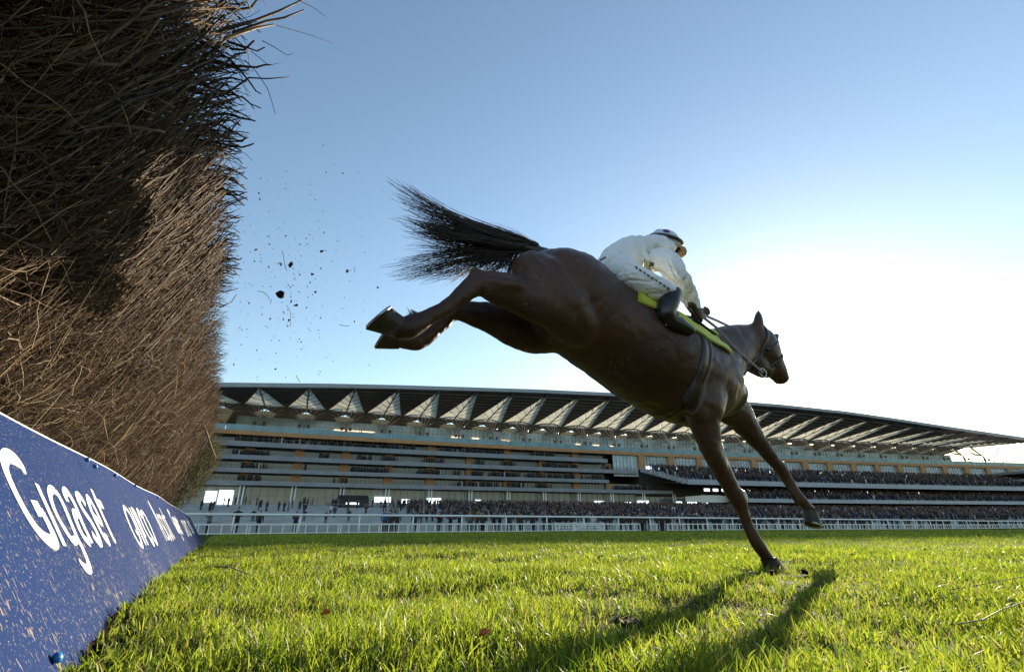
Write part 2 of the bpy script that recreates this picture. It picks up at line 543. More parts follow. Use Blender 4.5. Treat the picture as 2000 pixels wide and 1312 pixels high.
def build_roof():
    mb = MB(); swept(mb, ROOF0, ROOF1, [(-4, lambda s: RH(s) - .9), (-3.4, lambda s: RH(s) - .9), (-3.4, lambda s: RH(s) + .05), (-4, RH)], 56)
    part(mb, "roof_edge_beam", MT["roof"])
    def slab(mb, pts):
        """pts: (s, o) polygon; a deck piece of real thickness above the soffit line"""
        n_ = len(pts)
        lo = [Q(s_, o_, soff(o_)(s_)) for s_, o_ in pts]
        hi = [Q(s_, o_, soff(o_)(s_) + .5) for s_, o_ in pts]
        mb.add(lo + hi, [tuple(range(n_)), tuple(reversed(range(n_, 2 * n_)))] + [(j, (j + 1) % n_, (j + 1) % n_ + n_, j + n_) for j in range(n_)])
    for k in range(-3, 26):
        s = S_PHASE + BAY * k
        h_, hw = BAY / 2, BAY * .46
        mb = MB(); m2 = MB()
        for sd in (-1, 1):
            e = min(s + sd * h_, ROOF1)
            for i in range(6):
                f0, f1 = i / 6, (i + 1) / 6
                o0, o1 = -3.4 + 23.4 * f0, -3.4 + 23.4 * f1
                slab(mb, [(e, o0), (s + sd * hw * f0, o0), (s + sd * hw * f1, o1), (e, o1)])
                g0, g1 = 20.02 + 15.9 * f0, 20.02 + 15.9 * f1
                q0, q1 = (hw * .62 * (1 - f) / .7 if f > .3 else 0. for f in (f0 + .001, f1 - .001))
                slab(m2, [(e, g0), (s + sd * q0, g0), (s + sd * q1, g1), (e, g1)])
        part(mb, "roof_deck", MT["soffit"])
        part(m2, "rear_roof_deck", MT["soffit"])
    for o_ in np.arange(-1.2, 19, 2.2):
        z0 = soff(o_)
        f = (o_ + 3.4) / 23.4
        for k in range(-3, 26):
            s = S_PHASE + BAY * k
            mb = MB()
            a_, b_ = s + BAY * .46 * f + .1, min(s + BAY - BAY * .46 * f - .1, ROOF1)
            if b_ - a_ < .5: continue
            swept(mb, a_, b_, [(o_, lambda q: z0(q) - .22), (o_ + .35, lambda q: z0(q) - .22), (o_ + .35, lambda q: z0(q) + .01), (o_, lambda q: z0(q) + .01)], 2)
            part(mb, "soffit_batten", MT["batten"])


def canopy(k):
    """hanging fabric triangle: apex at the roof edge, base on an arch behind; panes are pieces of it"""
    s = S_PHASE + BAY * k
    if s + 5 > ROOF1 + 4: return
    A = Q(s, -3.6, RH(s) - 1.3)
    hw = BAY * .47
    nrow = 6 if 0 <= k < 20 else 3
    L_, R_, C_ = Q(s - hw, 20, 29.2), Q(s + hw, 20, 29.2), Q(s, 17.5, 30.0)

    def pt(u, v):    # u -1..1 across, v 0 apex .. 1 base, just under the opening in the deck
        o_ = -3.3 + 23.6 * v
        s_ = s + u * (hw * 1.0 * v + .25)
        return Q(s_, o_, soff(o_)(s_) - .16)
    mb = MB()
    mb.tube([pt(0, v) for v in np.linspace(0, 1, 7)], .16, 5)
    for u in (-1, 1):
        mb.tube([pt(u, v) for v in np.linspace(0, 1, 4)], .12, 4)
    edges = np.linspace(.06, 1, nrow + 1)
    for sd in (-1, 1):
        for e in edges[1:-1]:
            mb.tube([pt(sd * .0, e), pt(sd * 1., max(.02, e - .20))], .09, 4)
    arch = [Q(s + hw * math.sin(t_), 20 - 2.5 * math.cos(t_) ** 2, 29.0 + .9 * math.cos(t_)) for t_ in np.linspace(-math.pi / 2, math.pi / 2, 11)]
    mb.tube(arch, .2, 5)
    fr = part(mb, "canopy_panel", MT["dsteel"])
    for sd in (-1, 1):
        for i in range(nrow):
            e0, e1 = edges[i], edges[i + 1]
            def q_(u, e): return pt(sd * u, max(.015, min(1., e - .20 * u + .0)))
            m2 = MB()
            g_ = .003
            up_ = Vector((0, 0, .10))
            pts = [q_(.02, e0 + g_), q_(.5, e0 + g_), q_(.985, e0 + g_), q_(.985, e1 - g_), q_(.5, e1 - g_), q_(.02, e1 - g_)]
            if i == nrow - 1:
                pts[3] = pt(sd * .985, .99); pts[4] = pt(sd * .5, .99)
            n_ = len(pts)
            m2.add(pts + [p + up_ for p in pts], [tuple(range(n_)), tuple(reversed(range(n_, 2 * n_)))] + [(j, (j + 1) % n_, (j + 1) % n_ + n_, j + n_) for j in range(n_)])
            m2.build("pane", MT["cream"], fr)
    # rear triangle, smaller
    mb = MB()
    A2 = Q(s, 35.5, soff(35.5)(s))
    L2, R2, C2 = Q(s - hw * .66, 24.6, soff(24.6)(s)), Q(s + hw * .66, 24.6, soff(24.6)(s)), Q(s, 24.6, soff(24.6)(s))
    d1, d2 = Vector((0, 0, -.3)), Vector((0, 0, -.2))
    for p, q_ in ((L2, C2), (C2, R2)):
        mb.add([A2 - d2, p - d2, q_ - d2, A2 - d1, p - d1, q_ - d1], [(0, 1, 2), (5, 4, 3), (0, 3, 4, 1), (1, 4, 5, 2), (2, 5, 3, 0)])
    part(mb, "rear_canopy_panel", MT["cream2"])
    # tree-like column
    mb = MB()
    base, top = Q(s, 13, 19.7), Q(s, 13.4, 25.0)
    mb.tube([base, top], [.32, .28], 8)
    for t_ in np.linspace(-1, 1, 7):
        tgt = Q(s + hw * .98 * t_, 20 - 2.5 * math.cos(t_ * 1.57) ** 2, 29.0 + .9 * math.cos(t_ * 1.57))
        mb.tube([top, tgt], .12, 4)
    for t_ in (-1, 1):
        mb.tube([top, Q(s + hw * t_, 26, 29.2)], .12, 4)
    tc_ = part(mb, "roof_column", MT["steel"])
    for dx in (-1.0, 1.0):
        m2 = MB()
        c_ = Q(s + dx, 12.6, 23.6)
        m2.box(c_, (.3, 0, 0), (0, .25, 0), (0, 0, .4))
        m2.build("speaker", MT["dsteel"], tc_)


def window(mb_list, s0, s1, o_, z0, z1, nx, nz, glass="glass", bar=.07):
    mb = MB()
    swept(mb, s0, s1, rect(o_, o_ + .1, z0, z1), 1, 0)
    for i in range(nx + 1):
        s = s0 + (s1 - s0) * i / nx
        swept(mb, s - bar / 2, s + bar / 2, rect(o_ - .12, o_ - .02, z0, z1), 1, 1)
    for j in range(1, nz):
        z = z0 + (z1 - z0) * j / nz
        swept(mb, s0, s1, rect(o_ - .09, o_ - .01, z - bar / 2, z + bar / 2), 1, 1)
    return part(mb, "window", [MT[glass], MT["steel"]])


LEV = [(17.4, 16.3), (14.6, 13.6), (11.9, 11.0), (9.4, 8.5)]       # left-wing balcony fascias
S_L0 = -80.
ENDS = [27.5, 36.5, 27.5, 47.5]


def build_left_wing():
    # ochre beam and roof terrace
    mb = MB(); swept(mb, S_L0, 205, rect(-.3, .6, 18.75, 19.6)); part(mb, "ochre_beam", MT["ochre"])
    mb = MB(); swept(mb, S_L0, 199, rect(.6, 30, 19.2, 19.55)); part(mb, "roof_terrace_slab", MT["conc"])
    k = 0
    for s in np.arange(S_L0, 196, BAY / 2):
        mb = MB(); swept(mb, s + .05, s + BAY / 2 - .05, rect(0, .06, 19.62, 20.85), 1)
        part(mb, "balustrade_panel", MT["bglass"])
        k += 1
    # upper glass wall
    sE = 186.
    for i in range(-3, 25):
        s = S_PHASE + BAY * i
        s0, s1 = max(s, -65.5), min(s + BAY, sE)
        if s1 - s0 < 1: continue
        zt = 26.2 + .6 * (s + 66) / 110 if s < 110 else 25.8
        window(None, s0 + .05, s1 - .05, 18, 19.56, zt, 8, 4)
    # warm lights behind the upper glass
    for s0, s1, z in [(-43.2, -32.6, 23.9), (-12, -9, 23.9), (-6, -3.5, 23.9), (3, 6, 23.7), (27, 29, 23.8), (33, 35.5, 23.8), (39, 41, 23.8)]:
        n = max(1, int((s1 - s0) / 3.4))
        for i in range(n):
            mb = MB(); a = s0 + (s1 - s0) * i / n
            swept(mb, a + .2, a + (s1 - s0) / n - .2, rect(17.6, 17.75, z, z + .32), 1)
            part(mb, "ceiling_lamp", MT["warm"])
    # panes at terrace level, their emission standing in for sky seen through the stand
    for s0 in (-54., -49.5, -21., -15.5, 12., 18.5, 43, 58):
        mb = MB(); swept(mb, s0, s0 + 2.6, rect(17.62, 17.7, 19.9, 20.9), 1)
        part(mb, "sky_glow_pane", MT["glow"])
    # body behind everything
    mb = MB(); swept(mb, -66, 205, rect(10, 34, .5, 19.19)); part(mb, "building_core", MT["dark"])
    # floors
    for li, ((zt, zb), e) in enumerate(zip(LEV, ENDS)):
        mb = MB(); swept(mb, S_L0, e, [(-.35, zb + .05), (.1, zb), (.1, zt), (-.25, zt)]); part(mb, "balcony_fascia", MT["conc"])
        mb = MB(); swept(mb, S_L0, e, rect(.1, 9.9, zb + .25, zt - .35)); part(mb, "balcony_slab", MT["conc"])
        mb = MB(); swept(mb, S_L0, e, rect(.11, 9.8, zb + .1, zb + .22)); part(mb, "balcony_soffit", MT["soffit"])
        mb = MB()
        swept(mb, S_L0, e, rect(-.2, -.14, zt + .62, zt + .68))
        for s in np.arange(S_L0, e, 2.4625):
            swept(mb, s, s + .06, rect(-.19, -.15, zt + .01, zt + .62), 1)
        part(mb, "handrail", MT["dsteel"])
        ztop = 18.75 if li == 0 else LEV[li - 1][1]
        for i in range(-3, 10):
            s = S_PHASE + BAY * i
            if s > e + 1: continue
            mb = MB(); swept(mb, s - .95, s + .95, rect(1.6, 2.9, zt - .35, ztop + .08), 1); part(mb, "pier", MT["ochre"])
            s0, s1 = s + .98, min(s + BAY - .98, e)
            if s1 - s0 > 2: window(None, s0, s1, 2.4, zt - .34, ztop + .08, 8, 2, 'dglass')
    # ground-level glazing
    for i in range(-3, 13):
        s = S_PHASE + BAY * i
        window(None, s + .04, s + BAY - .04, 2.6, 4.6, 8.55, 6, 2, 'dglass')
        mb = MB()
        for d in (-.35, .35): mb.tube([Q(s + d, .6, 4.6), Q(s + d, .6, 8.55)], .15, 6)
        part(mb, "twin_column", MT["white"])
    for s0, s1, z0, z1 in [(-66.6, -64.6, 5.2, 7.4), (-64.2, -61.6, 4.7, 7.6), (-33, -29.4, 5.7, 6.8), (-26.8, -25.2, 5.5, 6.4), (-21, -17.6, 5.5, 6.7), (-9, -7.6, 5.3, 6.5), (24, 27, 5.6, 6.6), (33, 36, 5.4, 6.4), (37.5, 41, 5.6, 6.8), (50, 52, 5.5, 6.7), (54, 57, 5.6, 6.7), (59, 61, 5.4, 6.5)]:
        mb = MB(); swept(mb, s0, s1, rect(2.35, 2.45, z0, z1), 1)
        part(mb, "sky_glow_pane", MT["glow"])  # glowing pane in place of a see-through opening to the sky behind


def build_right_wing():
    # tall windows between ochre piers under the ochre beam
    for i in range(8, 26):
        s = S_PHASE + BAY * i
        if s < 27: continue
        if s > 36: 
            mb = MB(); swept(mb, s - .95, s + .95, rect(-.25, 1.2, 14.9, 18.74), 1); part(mb, "pier", MT["ochre"])
        window(None, max(s, 28) + 1, s + BAY - 1, .6, 15.0 if s > 36 else 13., 18.74, 7, 3)
        if i % 3 != 2 and s > 36 and s < 150:
            for a, w_ in ((1.6, 2.2), (4.6, 2.8)):
                mb = MB(); swept(mb, s + a, s + a + w_ * random.uniform(.6, 1), rect(.35, .4, 15.05, 15.9), 1); part(mb, "sky_glow_pane", MT["glow"])  # sky brightness put in as emission on a pane before the glass
    mb = MB(); swept(mb, 38, 205, rect(1.3, 9.9, 8., 18.7)); part(mb, "rear_wall", MT["dark"])
    # upper seating tier
    mb = MB(); nrow = 9
    for r in range(nrow):
        o1 = -1 - r; z = 14.9 - r * .43
        swept(mb, 38 + r * .75, 205, rect(o1 - .98, o1, z - .9, z))
    part(mb, "upper_tier_steps", MT["step"])
    mb = MB(); swept(mb, 45, 205, [(-10.5, 10.35), (-10.05, 10.3), (-10.05, 11.6), (-10.4, 11.6)]); part(mb, "tier_fascia", MT["roof"])
    mb = MB()
    V = [Q(37.5, -.3, 14.2), Q(45, -10.4, 10.35), Q(45, -10.4, 11.5), Q(37.5, -.3, 15.4), Q(37.9, -.2, 14.2), Q(45.4, -10.3, 10.35), Q(45.4, -10.3, 11.5), Q(37.9, -.2, 15.4)]
    mb.hexa([V[0], V[1], V[5], V[4], V[3], V[2], V[6], V[7]]); part(mb, "tier_end_wall", MT["conc"])
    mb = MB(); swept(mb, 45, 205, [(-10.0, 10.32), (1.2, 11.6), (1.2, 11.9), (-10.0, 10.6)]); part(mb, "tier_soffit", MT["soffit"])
    for s in np.arange(50, 180, 3.1):
        if random.random() < .45:
            mb = MB(); swept(mb, s, s + random.uniform(.5, 2.), rect(1.15, 1.2, 9.6, 10.3), 1); part(mb, "sky_glow_pane", MT["glow"])  # small emissive pane instead of daylight coming through from behind
    # middle tier
    mb = MB()
    for r in range(8):
        o1 = -3.5 - r; z = 9.4 - r * .37
        swept(mb, 62, 205, rect(o1 - .98, o1, z - .7, z))
    part(mb, "middle_tier_steps", MT["step"])
    mb = MB(); swept(mb, 62, 205, [(-12.4, 5.95), (-11.9, 5.9), (-11.9, 6.9), (-12.3, 6.9)]); part(mb, "tier_fascia", MT["roof"])
    mb = MB(); swept(mb, 62, 205, [(-11.85, 5.95), (1.2, 6.6), (1.2, 6.9), (-11.85, 6.2)]); part(mb, "tier_soffit", MT["soffit"])
    # pale curved canopy at ground level
    mb = MB()
    V, Fc = [], []
    for i in range(13):
        a = -1 + 2 * i / 12
        s = 56.5 + a * 7.5
        o_ = -3 - 3.2 * math.cos(a * 1.4)
        for dz, do in ((6.1 + .25 * abs(a), 0), (8.0 - .3 * a * a, -.15), (8.0 - .3 * a * a, .3), (6.1 + .25 * abs(a), .3)):
            V.append(Q(s, o_ + do, dz))
    for i in range(12):
        for j in range(4):
            a, b_ = i * 4 + j, i * 4 + (j + 1) % 4
            Fc.append((a, b_, b_ + 4, a + 4))
    Fc += [(0, 1, 2, 3), (51, 50, 49, 48)]
    mb.add(V, Fc); part(mb, "curved_canopy", MT["white"])
    # lower box at the far right end
    for zt, zb in ((16.8, 16.0), (14.2, 13.4)):
        mb = MB(); swept(mb, 176, 240, rect(-13, 2, zb, zt)); part(mb, "end_balcony", MT["conc"])
    mb = MB(); swept(mb, 205.02, 240, rect(.5, 28, .5, 18.9)); part(mb, "end_block", MT["dark"])
    mb = MB(); swept(mb, 205.02, 240, rect(-.3, 30, 18.92, 19.5)); part(mb, "end_block_roof", MT["conc"])
    for i in range(4):
        window(None, 206 + i * 8.4, 213 + i * 8.4, .3, 10, 18.5, 6, 5)
    # open frame at the roof's right end
    mb = MB()
    for o_ in (-3, 8, 20):
        mb.tube([Q(198, o_, soff(o_)(198) - .5), Q(196, 12, 20)], .14, 5)
    for a, c_ in ((186, 198), (176, 188)):
        mb.tube([Q(a, 18, 25.5), Q(c_, 16, 28.6)], .12, 4); mb.tube([Q(a, 18, 22.5), Q(c_, 18, 24)], .12, 4)
    part(mb, "end_bracing", MT["dsteel"])


def terr_z(o_): return 4.6 - (-2 - o_) * .092


def build_terrace():
    for r in range(14):
        o1 = -1.6 - r * 3.0
        z = 4.55 - r * .29
        mb = MB(); swept(mb, S_L0 - 20, 240, rect(o1 - 2.99, o1 if r else 2.5, -.6, z)); part(mb, "terrace_step", MT["step"])
        if r % 4 == 3:
            for s in np.arange(S_L0, 230, 6.2):
                if random.random() < .8:
                    mb = MB()
                    swept(mb, s, s + 4.6, rect(o1 - .06, o1, z + .85, z + .92), 1)
                    for d in (0, 2.3, 4.55): swept(mb, s + d, s + d + .06, rect(o1 - .06, o1, z - .02, z + .86), 1)
                    part(mb, "crush_barrier", MT["steel"])


build_roof()
for k in range(-3, 26): canopy(k)
build_left_wing()
build_right_wing()
build_terrace()

# dark kiosk on the terrace and the running rails
mb = MB()
swept(mb, -41.5, -35.5, [(-9, 3.2), (-3, 3.2), (-3, 5.6), (-6, 6.6), (-9, 5.6)], 1)
o = mb.build("kiosk", MT["dark"]); tag(o, "dark hut with sloping roof standing among the crowd on the terrace", "hut")
mb = MB(); swept(mb, -40, -37.5, rect(-9.1, -9.02, 4.6, 5.0), 1)
mb.build("hatch_glow_pane", MT["glow"], o)


def rail_pt(x, off=0.):
    y = 41.5 + .55 * x
    n_ = Vector((-.55, 1, 0)).normalized()
    p = Vector((x, y, 0)) + n_ * off
    p.z = float(ground_h(p.x, p.y)) + .012
    return p


rail = empty("running_rail", rail_pt(30))
tag(rail, "tall white running rail on slim posts across the course", "rail")
rinv = Matrix.Translation(-rail.location)
XR0, XR1 = -24., 150.
pm = MB()
pm.tube([(0, 0, -.1), (0, 0, 1.12)], .05, 8)
post_me = pm.data("post", MT["white"], True)
mb = MB()
mb.tube([rail_pt(x) + Vector((0, 0, 1.16)) for x in np.linspace(XR0, XR1, 40)], .075, 8)
r_ = mb.build("top_rail", MT["white"], rail, True); r_.matrix_parent_inverse = rinv
for x in np.arange(XR0, XR1, 3.35):
    p_ = link("post", post_me, rail); p_.matrix_parent_inverse = rinv; p_.location = rail_pt(x, .0)

low = empty("low_rail_fence", rail_pt(30, 1.1))
tag(low, "low white hurdle fence just behind the tall running rail", "fence")
linv = Matrix.Translation(-low.location)
gaps = [(12.6, 13.6), (14.6, 15.6)]
pm = MB(); pm.box((0, 0, .29), (.035, 0, 0), (0, .03, 0), (0, 0, .31))
lp_me = pm.data("post", MT["white"])
segs = [(XR0, 12.6), (13.6, 14.6), (15.6, XR1)]
for a, b_ in segs:
    for nm, z, hz in (("top_rail", .60, .05), ("bottom_rail", .06, .03)):
        mb = MB()
        n = max(1, int((b_ - a) / 6))
        pts = [rail_pt(a + (b_ - a) * i / n, 1.1) + Vector((0, 0, z)) for i in range(n + 1)]
        for i in range(n):
            c_ = (pts[i] + pts[i + 1]) / 2
            d_ = (pts[i + 1] - pts[i]) / 2
            mb.box(c_, d_, d_.normalized().cross(Vector((0, 0, 1))) * .035, (0, 0, hz))
        r_ = mb.build(nm, MT["white"], low); r_.matrix_parent_inverse = linv
rz = math.atan(.55)
n = 0
for i, x in enumerate(np.arange(XR0, XR1, .62)):
    if any(a < x < b_ for a, b_ in gaps): continue
    for d in ((0, .14) if i % 4 == 0 else (0,)):
        if n >= 296: break
        p_ = link("post", lp_me, low); p_.matrix_parent_inverse = linv
        p_.location = rail_pt(x + d, 1.1); p_.rotation_euler = (0, 0, rz); n += 1

gate = empty("rail_gate", rail_pt(5.6, .6))
tag(gate, "white two-leaf gate with diagonal braces in front of the low fence", "gate")
ginv = Matrix.Translation(-gate.location)
for x0, x1 in ((3.9, 5.55), (5.65, 8.4)):
    mb = MB()
    P0, P1 = rail_pt(x0, .6), rail_pt(x1, .6)
    d_ = (P1 - P0) / 2; sd = d_.normalized().cross(Vector((0, 0, 1))) * .03
    for z in (.12, .30, .48, .66):
        mb.box((P0 + P1) / 2 + Vector((0, 0, z)), d_, sd, (0, 0, .035))
    for p in (P0, P1): mb.box(p + Vector((0, 0, .39)), d_.normalized() * .05, sd * 1.4, (0, 0, .36))
    mb.tube([P0 + Vector((0, 0, .12)) - sd * 1.3, (P0 + P1) / 2 + Vector((0, 0, .66)) - sd * 1.3], .03, 5)
    mb.tube([P1 + Vector((0, 0, .12)) - sd * 1.3, (P0 + P1) / 2 + Vector((0, 0, .66)) - sd * 1.3], .03, 5)
    g_ = mb.build("gate_leaf", MT["white"], gate); g_.matrix_parent_inverse = ginv


# ------------------------------------------------------------------ crowd
def rings_mesh(mb, rings, n, mi):
    V, Fc = [], []
    for x, y, z, rx, ry in rings:
        for k in range(n):
            a = 2 * math.pi * k / n
            V.append((x + rx * math.cos(a), y + ry * math.sin(a), z))
    for i in range(len(rings) - 1):
        for k in range(n):
            a, b_ = i * n + k, i * n + (k + 1) % n
            Fc.append((a, b_, b_ + n, a + n))
    Fc.append(tuple(range(n - 1, -1, -1))); Fc.append(tuple((len(rings) - 1) * n + k for k in range(n)))
    mb.add(V, Fc, mi)


def person_mb(arms=0):
    mb = MB()
    for sx in (-1, 1):
        rings_mesh(mb, [(sx * .09, 0, 0, .05, .1), (sx * .09, 0, .1, .055, .06), (sx * .1, 0, .48, .065, .07), (sx * .09, 0, .86, .095, .1)], 6, 1)
    rings_mesh(mb, [(0, 0, .78, .18, .13), (0, 0, 1.0, .17, .12), (0, 0, 1.28, .2, .135), (0, 0, 1.42, .19, .11), (0, 0, 1.48, .07, .06)], 8, 0)
    for sx in (-1, 1):
        if arms == 0:
            P = [(sx * .22, 0, 1.40), (sx * .28, .0, 1.1), (sx * .25, -.1, .85)]
        else:
            P = [(sx * .22, 0, 1.40), (sx * .29, -.06, 1.14), (sx * .08, -.26, 1.22)]
        mb.tube(P, [.065, .055, .04], 5, 0)
        mb.ball(P[-1], .05, 5, 4, 2)
    rings_mesh(mb, [(0, 0, 1.45, .05, .05), (0, -.01, 1.53, .065, .075), (0, -.01, 1.62, .075, .09)], 6, 2)
    rings_mesh(mb, [(0, 0, 1.605, .08, .093), (0, .01, 1.68, .075, .088), (0, .01, 1.73, .03, .035)], 6, 3)
    return mb


COATS = [("navy", (.012, .016, .04)), ("black", (.012, .011, .012)), ("brown", (.05, .028, .016)), ("charcoal", (.035, .037, .042)),
         ("olive", (.035, .036, .018)), ("maroon", (.06, .012, .014)), ("tan", (.20, .13, .07)), ("grey", (.14, .15, .16)), ("blue", (.03, .07, .20)), ("white", (.55, .55, .56))]
CM = {n_: mat(n_ + "_coat", c_, .8, .2, 6.) for n_, c_ in COATS}
trous = mat("dark_trousers", (.014, .014, .018), .8, .2, 6.)
hairm = mat("brown_hair", (.03, .018, .01), .7, .3, 20.)
P_ME = {}
for n_, _ in COATS:
    for a in (0, 1):
        P_ME[(n_, a)] = person_mb(a).data("person", [CM[n_], trous, MT["skin"], hairm], True)

spots = []          # (Vector, weight)


def crowd_dens(s):  # how full the terrace is along the stand
    return float(np.interp(s, [-80, -58, -45, -36, -28, -18, -8, 0, 20, 230], [.03, .05, .10, .20, .40, .62, .85, 1, 1, 1]))


for r in range(42):                      # terrace, row by row
    o_ = -2.2 - r * 1.0
    step = int((-1.6 - o_) // 3.0)
    z = 4.55 - step * .29
    for s in np.arange(-64, 215, .62):
        d = crowd_dens(s) * (1. if r < 9 else (.55 if r < 20 else .42))
        if s < -30: d *= .6 if r > 8 else 1.
        if random.random() < d * .62: spots.append(Q(s + random.uniform(-.25, .25), o_ + random.uniform(-.3, .3), z))
for r in range(4):                       # on the lawn by the hurdle fence
    for x in np.arange(-22, 110, .7):
        if random.random() < (.12 if x < -2 else .34):
            spots.append(rail_pt(x, 3.0 + r * 1.6 + random.uniform(-.5, .5)))
for li, ((zt, zb), e) in enumerate(zip(LEV, ENDS)):     # balconies
    s = -63.
    full = False
    while s < e - 1:
        if li == 0: full = s < -25 or (-19 < s < -15) or (-13 < s < -2) or (6 < s < 12)
        elif random.random() < .09: full = not full
        if full:
            for o_ in (.5, 1.2):
                if random.random() < .85: spots.append(Q(s + random.uniform(-.2, .2), o_, zt - .34))
        s += .55
for r in range(9):
    for s in np.arange(39 + r * .75, 200, .6):
        if random.random() < .8: spots.append(Q(s + random.uniform(-.2, .2), -1.5 - r, 14.9 - r * .43))
for r in range(8):
    for s in np.arange(63, 200, .6):
        if random.random() < .75: spots.append(Q(s + random.uniform(-.2, .2), -4 - r, 9.4 - r * .37))
for s0, s1 in ((-38, -33), (-6, 6), (27, 42), (140, 150)):
    for s in np.arange(s0, s1, .8):
        if random.random() < .6: spots.append(Q(s, 1.5, 19.56))


def in_view(p):
    x, y = proj(p + Vector((0, 0, 1)))
    return 355 < x < 2005 and 700 < y < 1036


vis = [p for p in spots if in_view(p)]
vis.sort(key=lambda p: (p - CAM).length)
near, far = vis[:300], vis[300:]
wts = [.22, .26, .12, .13, .07, .05, .04, .06, .03, .02]
names = [c[0] for c in COATS]
for p in near:
    c_ = random.choices(names, wts)[0]
    o = link("person", P_ME[(c_, random.choice((0, 0, 1)))])
    o.location = p
    o.rotation_euler = (0, 0, random.uniform(-.7, .7) + .3)
    k_ = random.uniform(.92, 1.06); o.scale = (k_, k_, k_)
    qx = proj(p)[0]
    zone = ("beside the birch fence" if qx < 520 else "just left of the dark hut" if qx < 640 else "right of the dark hut" if qx < 880
            else "left of the white gate" if qx < 1080 else "behind the white gate" if qx < 1160 else "behind the fence gaps" if qx < 1330 else "behind the horse's forelegs" if qx < 1640 else "near the right end of the rails")
    where = "on the lawn" if p.z < .05 else "on the lower terrace steps" if p.z < 2.6 else "high on the terrace"
    tag(o, f"spectator in {c_} coat {where} {zone}", "person", f"{c_} coats {where} {zone}")
# the rest of the crowd: one mass
tmpl = MB()
rings_mesh(tmpl, [(0, 0, 0, .13, .1), (0, 0, .8, .19, .14), (0, 0, 1.1, .21, .14), (0, 0, 1.38, .23, .13), (0, 0, 1.47, .07, .07)], 4, 0)
rings_mesh(tmpl, [(0, 0, 1.44, .05, .05), (0, -.02, 1.55, .095, .10), (0, 0, 1.66, .085, .09), (0, 0, 1.73, .04, .04)], 4, 0)
TV = np.array(tmpl.V); nb = 20
quads = np.array([f for f in tmpl.F if len(f) == 4])
n = len(far)
PP = np.array([tuple(p) for p in far])
ang = rng.uniform(-.8, .8, n); kk = rng.uniform(.9, 1.07, n)
ca, sa = np.cos(ang)[:, None], np.sin(ang)[:, None]
X = (TV[None, :, 0] * ca - TV[None, :, 1] * sa) * kk[:, None] + PP[:, None, 0]
Y = (TV[None, :, 0] * sa + TV[None, :, 1] * ca) * kk[:, None] + PP[:, None, 1]
Z = TV[None, :, 2] * kk[:, None] + PP[:, None, 2]
VV = np.stack([X, Y, Z], -1).reshape(-1, 3)
FF = (quads[None] + (np.arange(n) * len(TV))[:, None, None]).reshape(-1, 4)
cc = np.array([c for _, c in COATS])[rng.choice(len(COATS), n, p=wts)]
CC = np.repeat(cc[:, None, :], len(TV), 1).copy()
CC[:, nb:nb + 8] = np.array([.36, .2, .13]); CC[:, nb + 8:] = np.array([.04, .026, .017])
o = mobj("crowd", VV, FF, mat("crowd_clothes", (1, 1, 1), .8, attr=True), colr=CC.reshape(-1, 3))
tag(o, "dense crowd of racegoers filling the terraces and balconies of the stand", "crowd", kind="stuff")
# two stewards in the gaps of the hurdle fence
for px, lab in ((1263, "person in dark clothes standing in the left gap of the low white fence"), (1291, "person in dark clothes standing in the right gap of the low white fence")):
    p = ground_at(px, 1033.2)
    d = ray(px, 1033.2)
    x = 13.1 if px < 1280 else 15.1
    o = link("person", P_ME[("brown", 0)]); o.location = rail_pt(x, 1.1); tag(o, lab, "person", "people in the gaps of the low fence")


# ------------------------------------------------------------------ the steeplechase fence
LEAN = .66
SL = (Vector((0, 0, 1)) - DN * LEAN).normalized()       # up the board
NB = DF.cross(SL)                                        # out of the board, towards the turf
BW = .487                                                # slant height


def fpt(s, o_, z): return DF * s + DN * o_ + Vector((0, 0, z))


board = empty("advertising_board", fpt(2, OB, 0))
tag(board, "mud splashed blue sloping board with white lettering along the foot of the fence", "advertising board")
board.matrix_world = Matrix.Translation(fpt(0, OB, 0)) @ Matrix((DF, SL, NB)).transposed().to_4x4()


def top_w(s): return BW - .035 * max(0, min(1, (s - 5.2) / 1.6)) - .03 * max(0, min(1, (s - 7.6)))


edges = [-1.6, .4, 2.0, 3.9, 6.6, 8.9]
for e0, e1 in zip(edges[:-1], edges[1:]):
    mb = MB()
    n = 28
    V = []
    for i in range(n + 1):
        s = e0 + .0015 + (e1 - e0 - .003) * i / n
        wv = .004 * math.sin(s * 3.1)
        for y, z in ((-.03, 0), (top_w(s), 0), (top_w(s), -.012), (-.03, -.012)): V.append((s, y, z + wv))
    Fc = [(i * 4 + j, (i + 1) * 4 + j, (i + 1) * 4 + (j + 1) % 4, i * 4 + (j + 1) % 4) for i in range(n) for j in range(4)] + [(0, 1, 2, 3), (n * 4 + 3, n * 4 + 2, n * 4 + 1, n * 4)]
    mb.add(V, Fc); mb.build("board_panel", MT["board"], board)
    mb = MB(); mb.tube([(e0 + (e1 - e0) * i / n, top_w(e0 + (e1 - e0) * i / n) + .0035, -.005 + .004 * math.sin((e0 + (e1 - e0) * i / n) * 3.1)) for i in range(n + 1)], .0055, 6)
    mb.build("edge_trim", MT["white"], board)
for s, y in [(2.12, .47), (2.21, .455), (2.62, .46), (3.3, .47), (4.4, .46), (5.9, .43), (1.3, .47), (1.011, .012), (.4, .47)]:
    mb = MB(); mb.ball((s, y, .006 + .004 * math.sin(s * 3.1)), (.008, .008, .006), 10, 6)
    mb.build("bolt", MT["bolt"], board, True)


def pix_board(px, py):
    d = ray(px, py)
    p0 = DN * OB
    t_ = (p0 - CAM).dot(NB) / d.dot(NB)
    P = CAM + d * t_
    return P.dot(DF), (P - p0).dot(SL)


LIFT = .0016


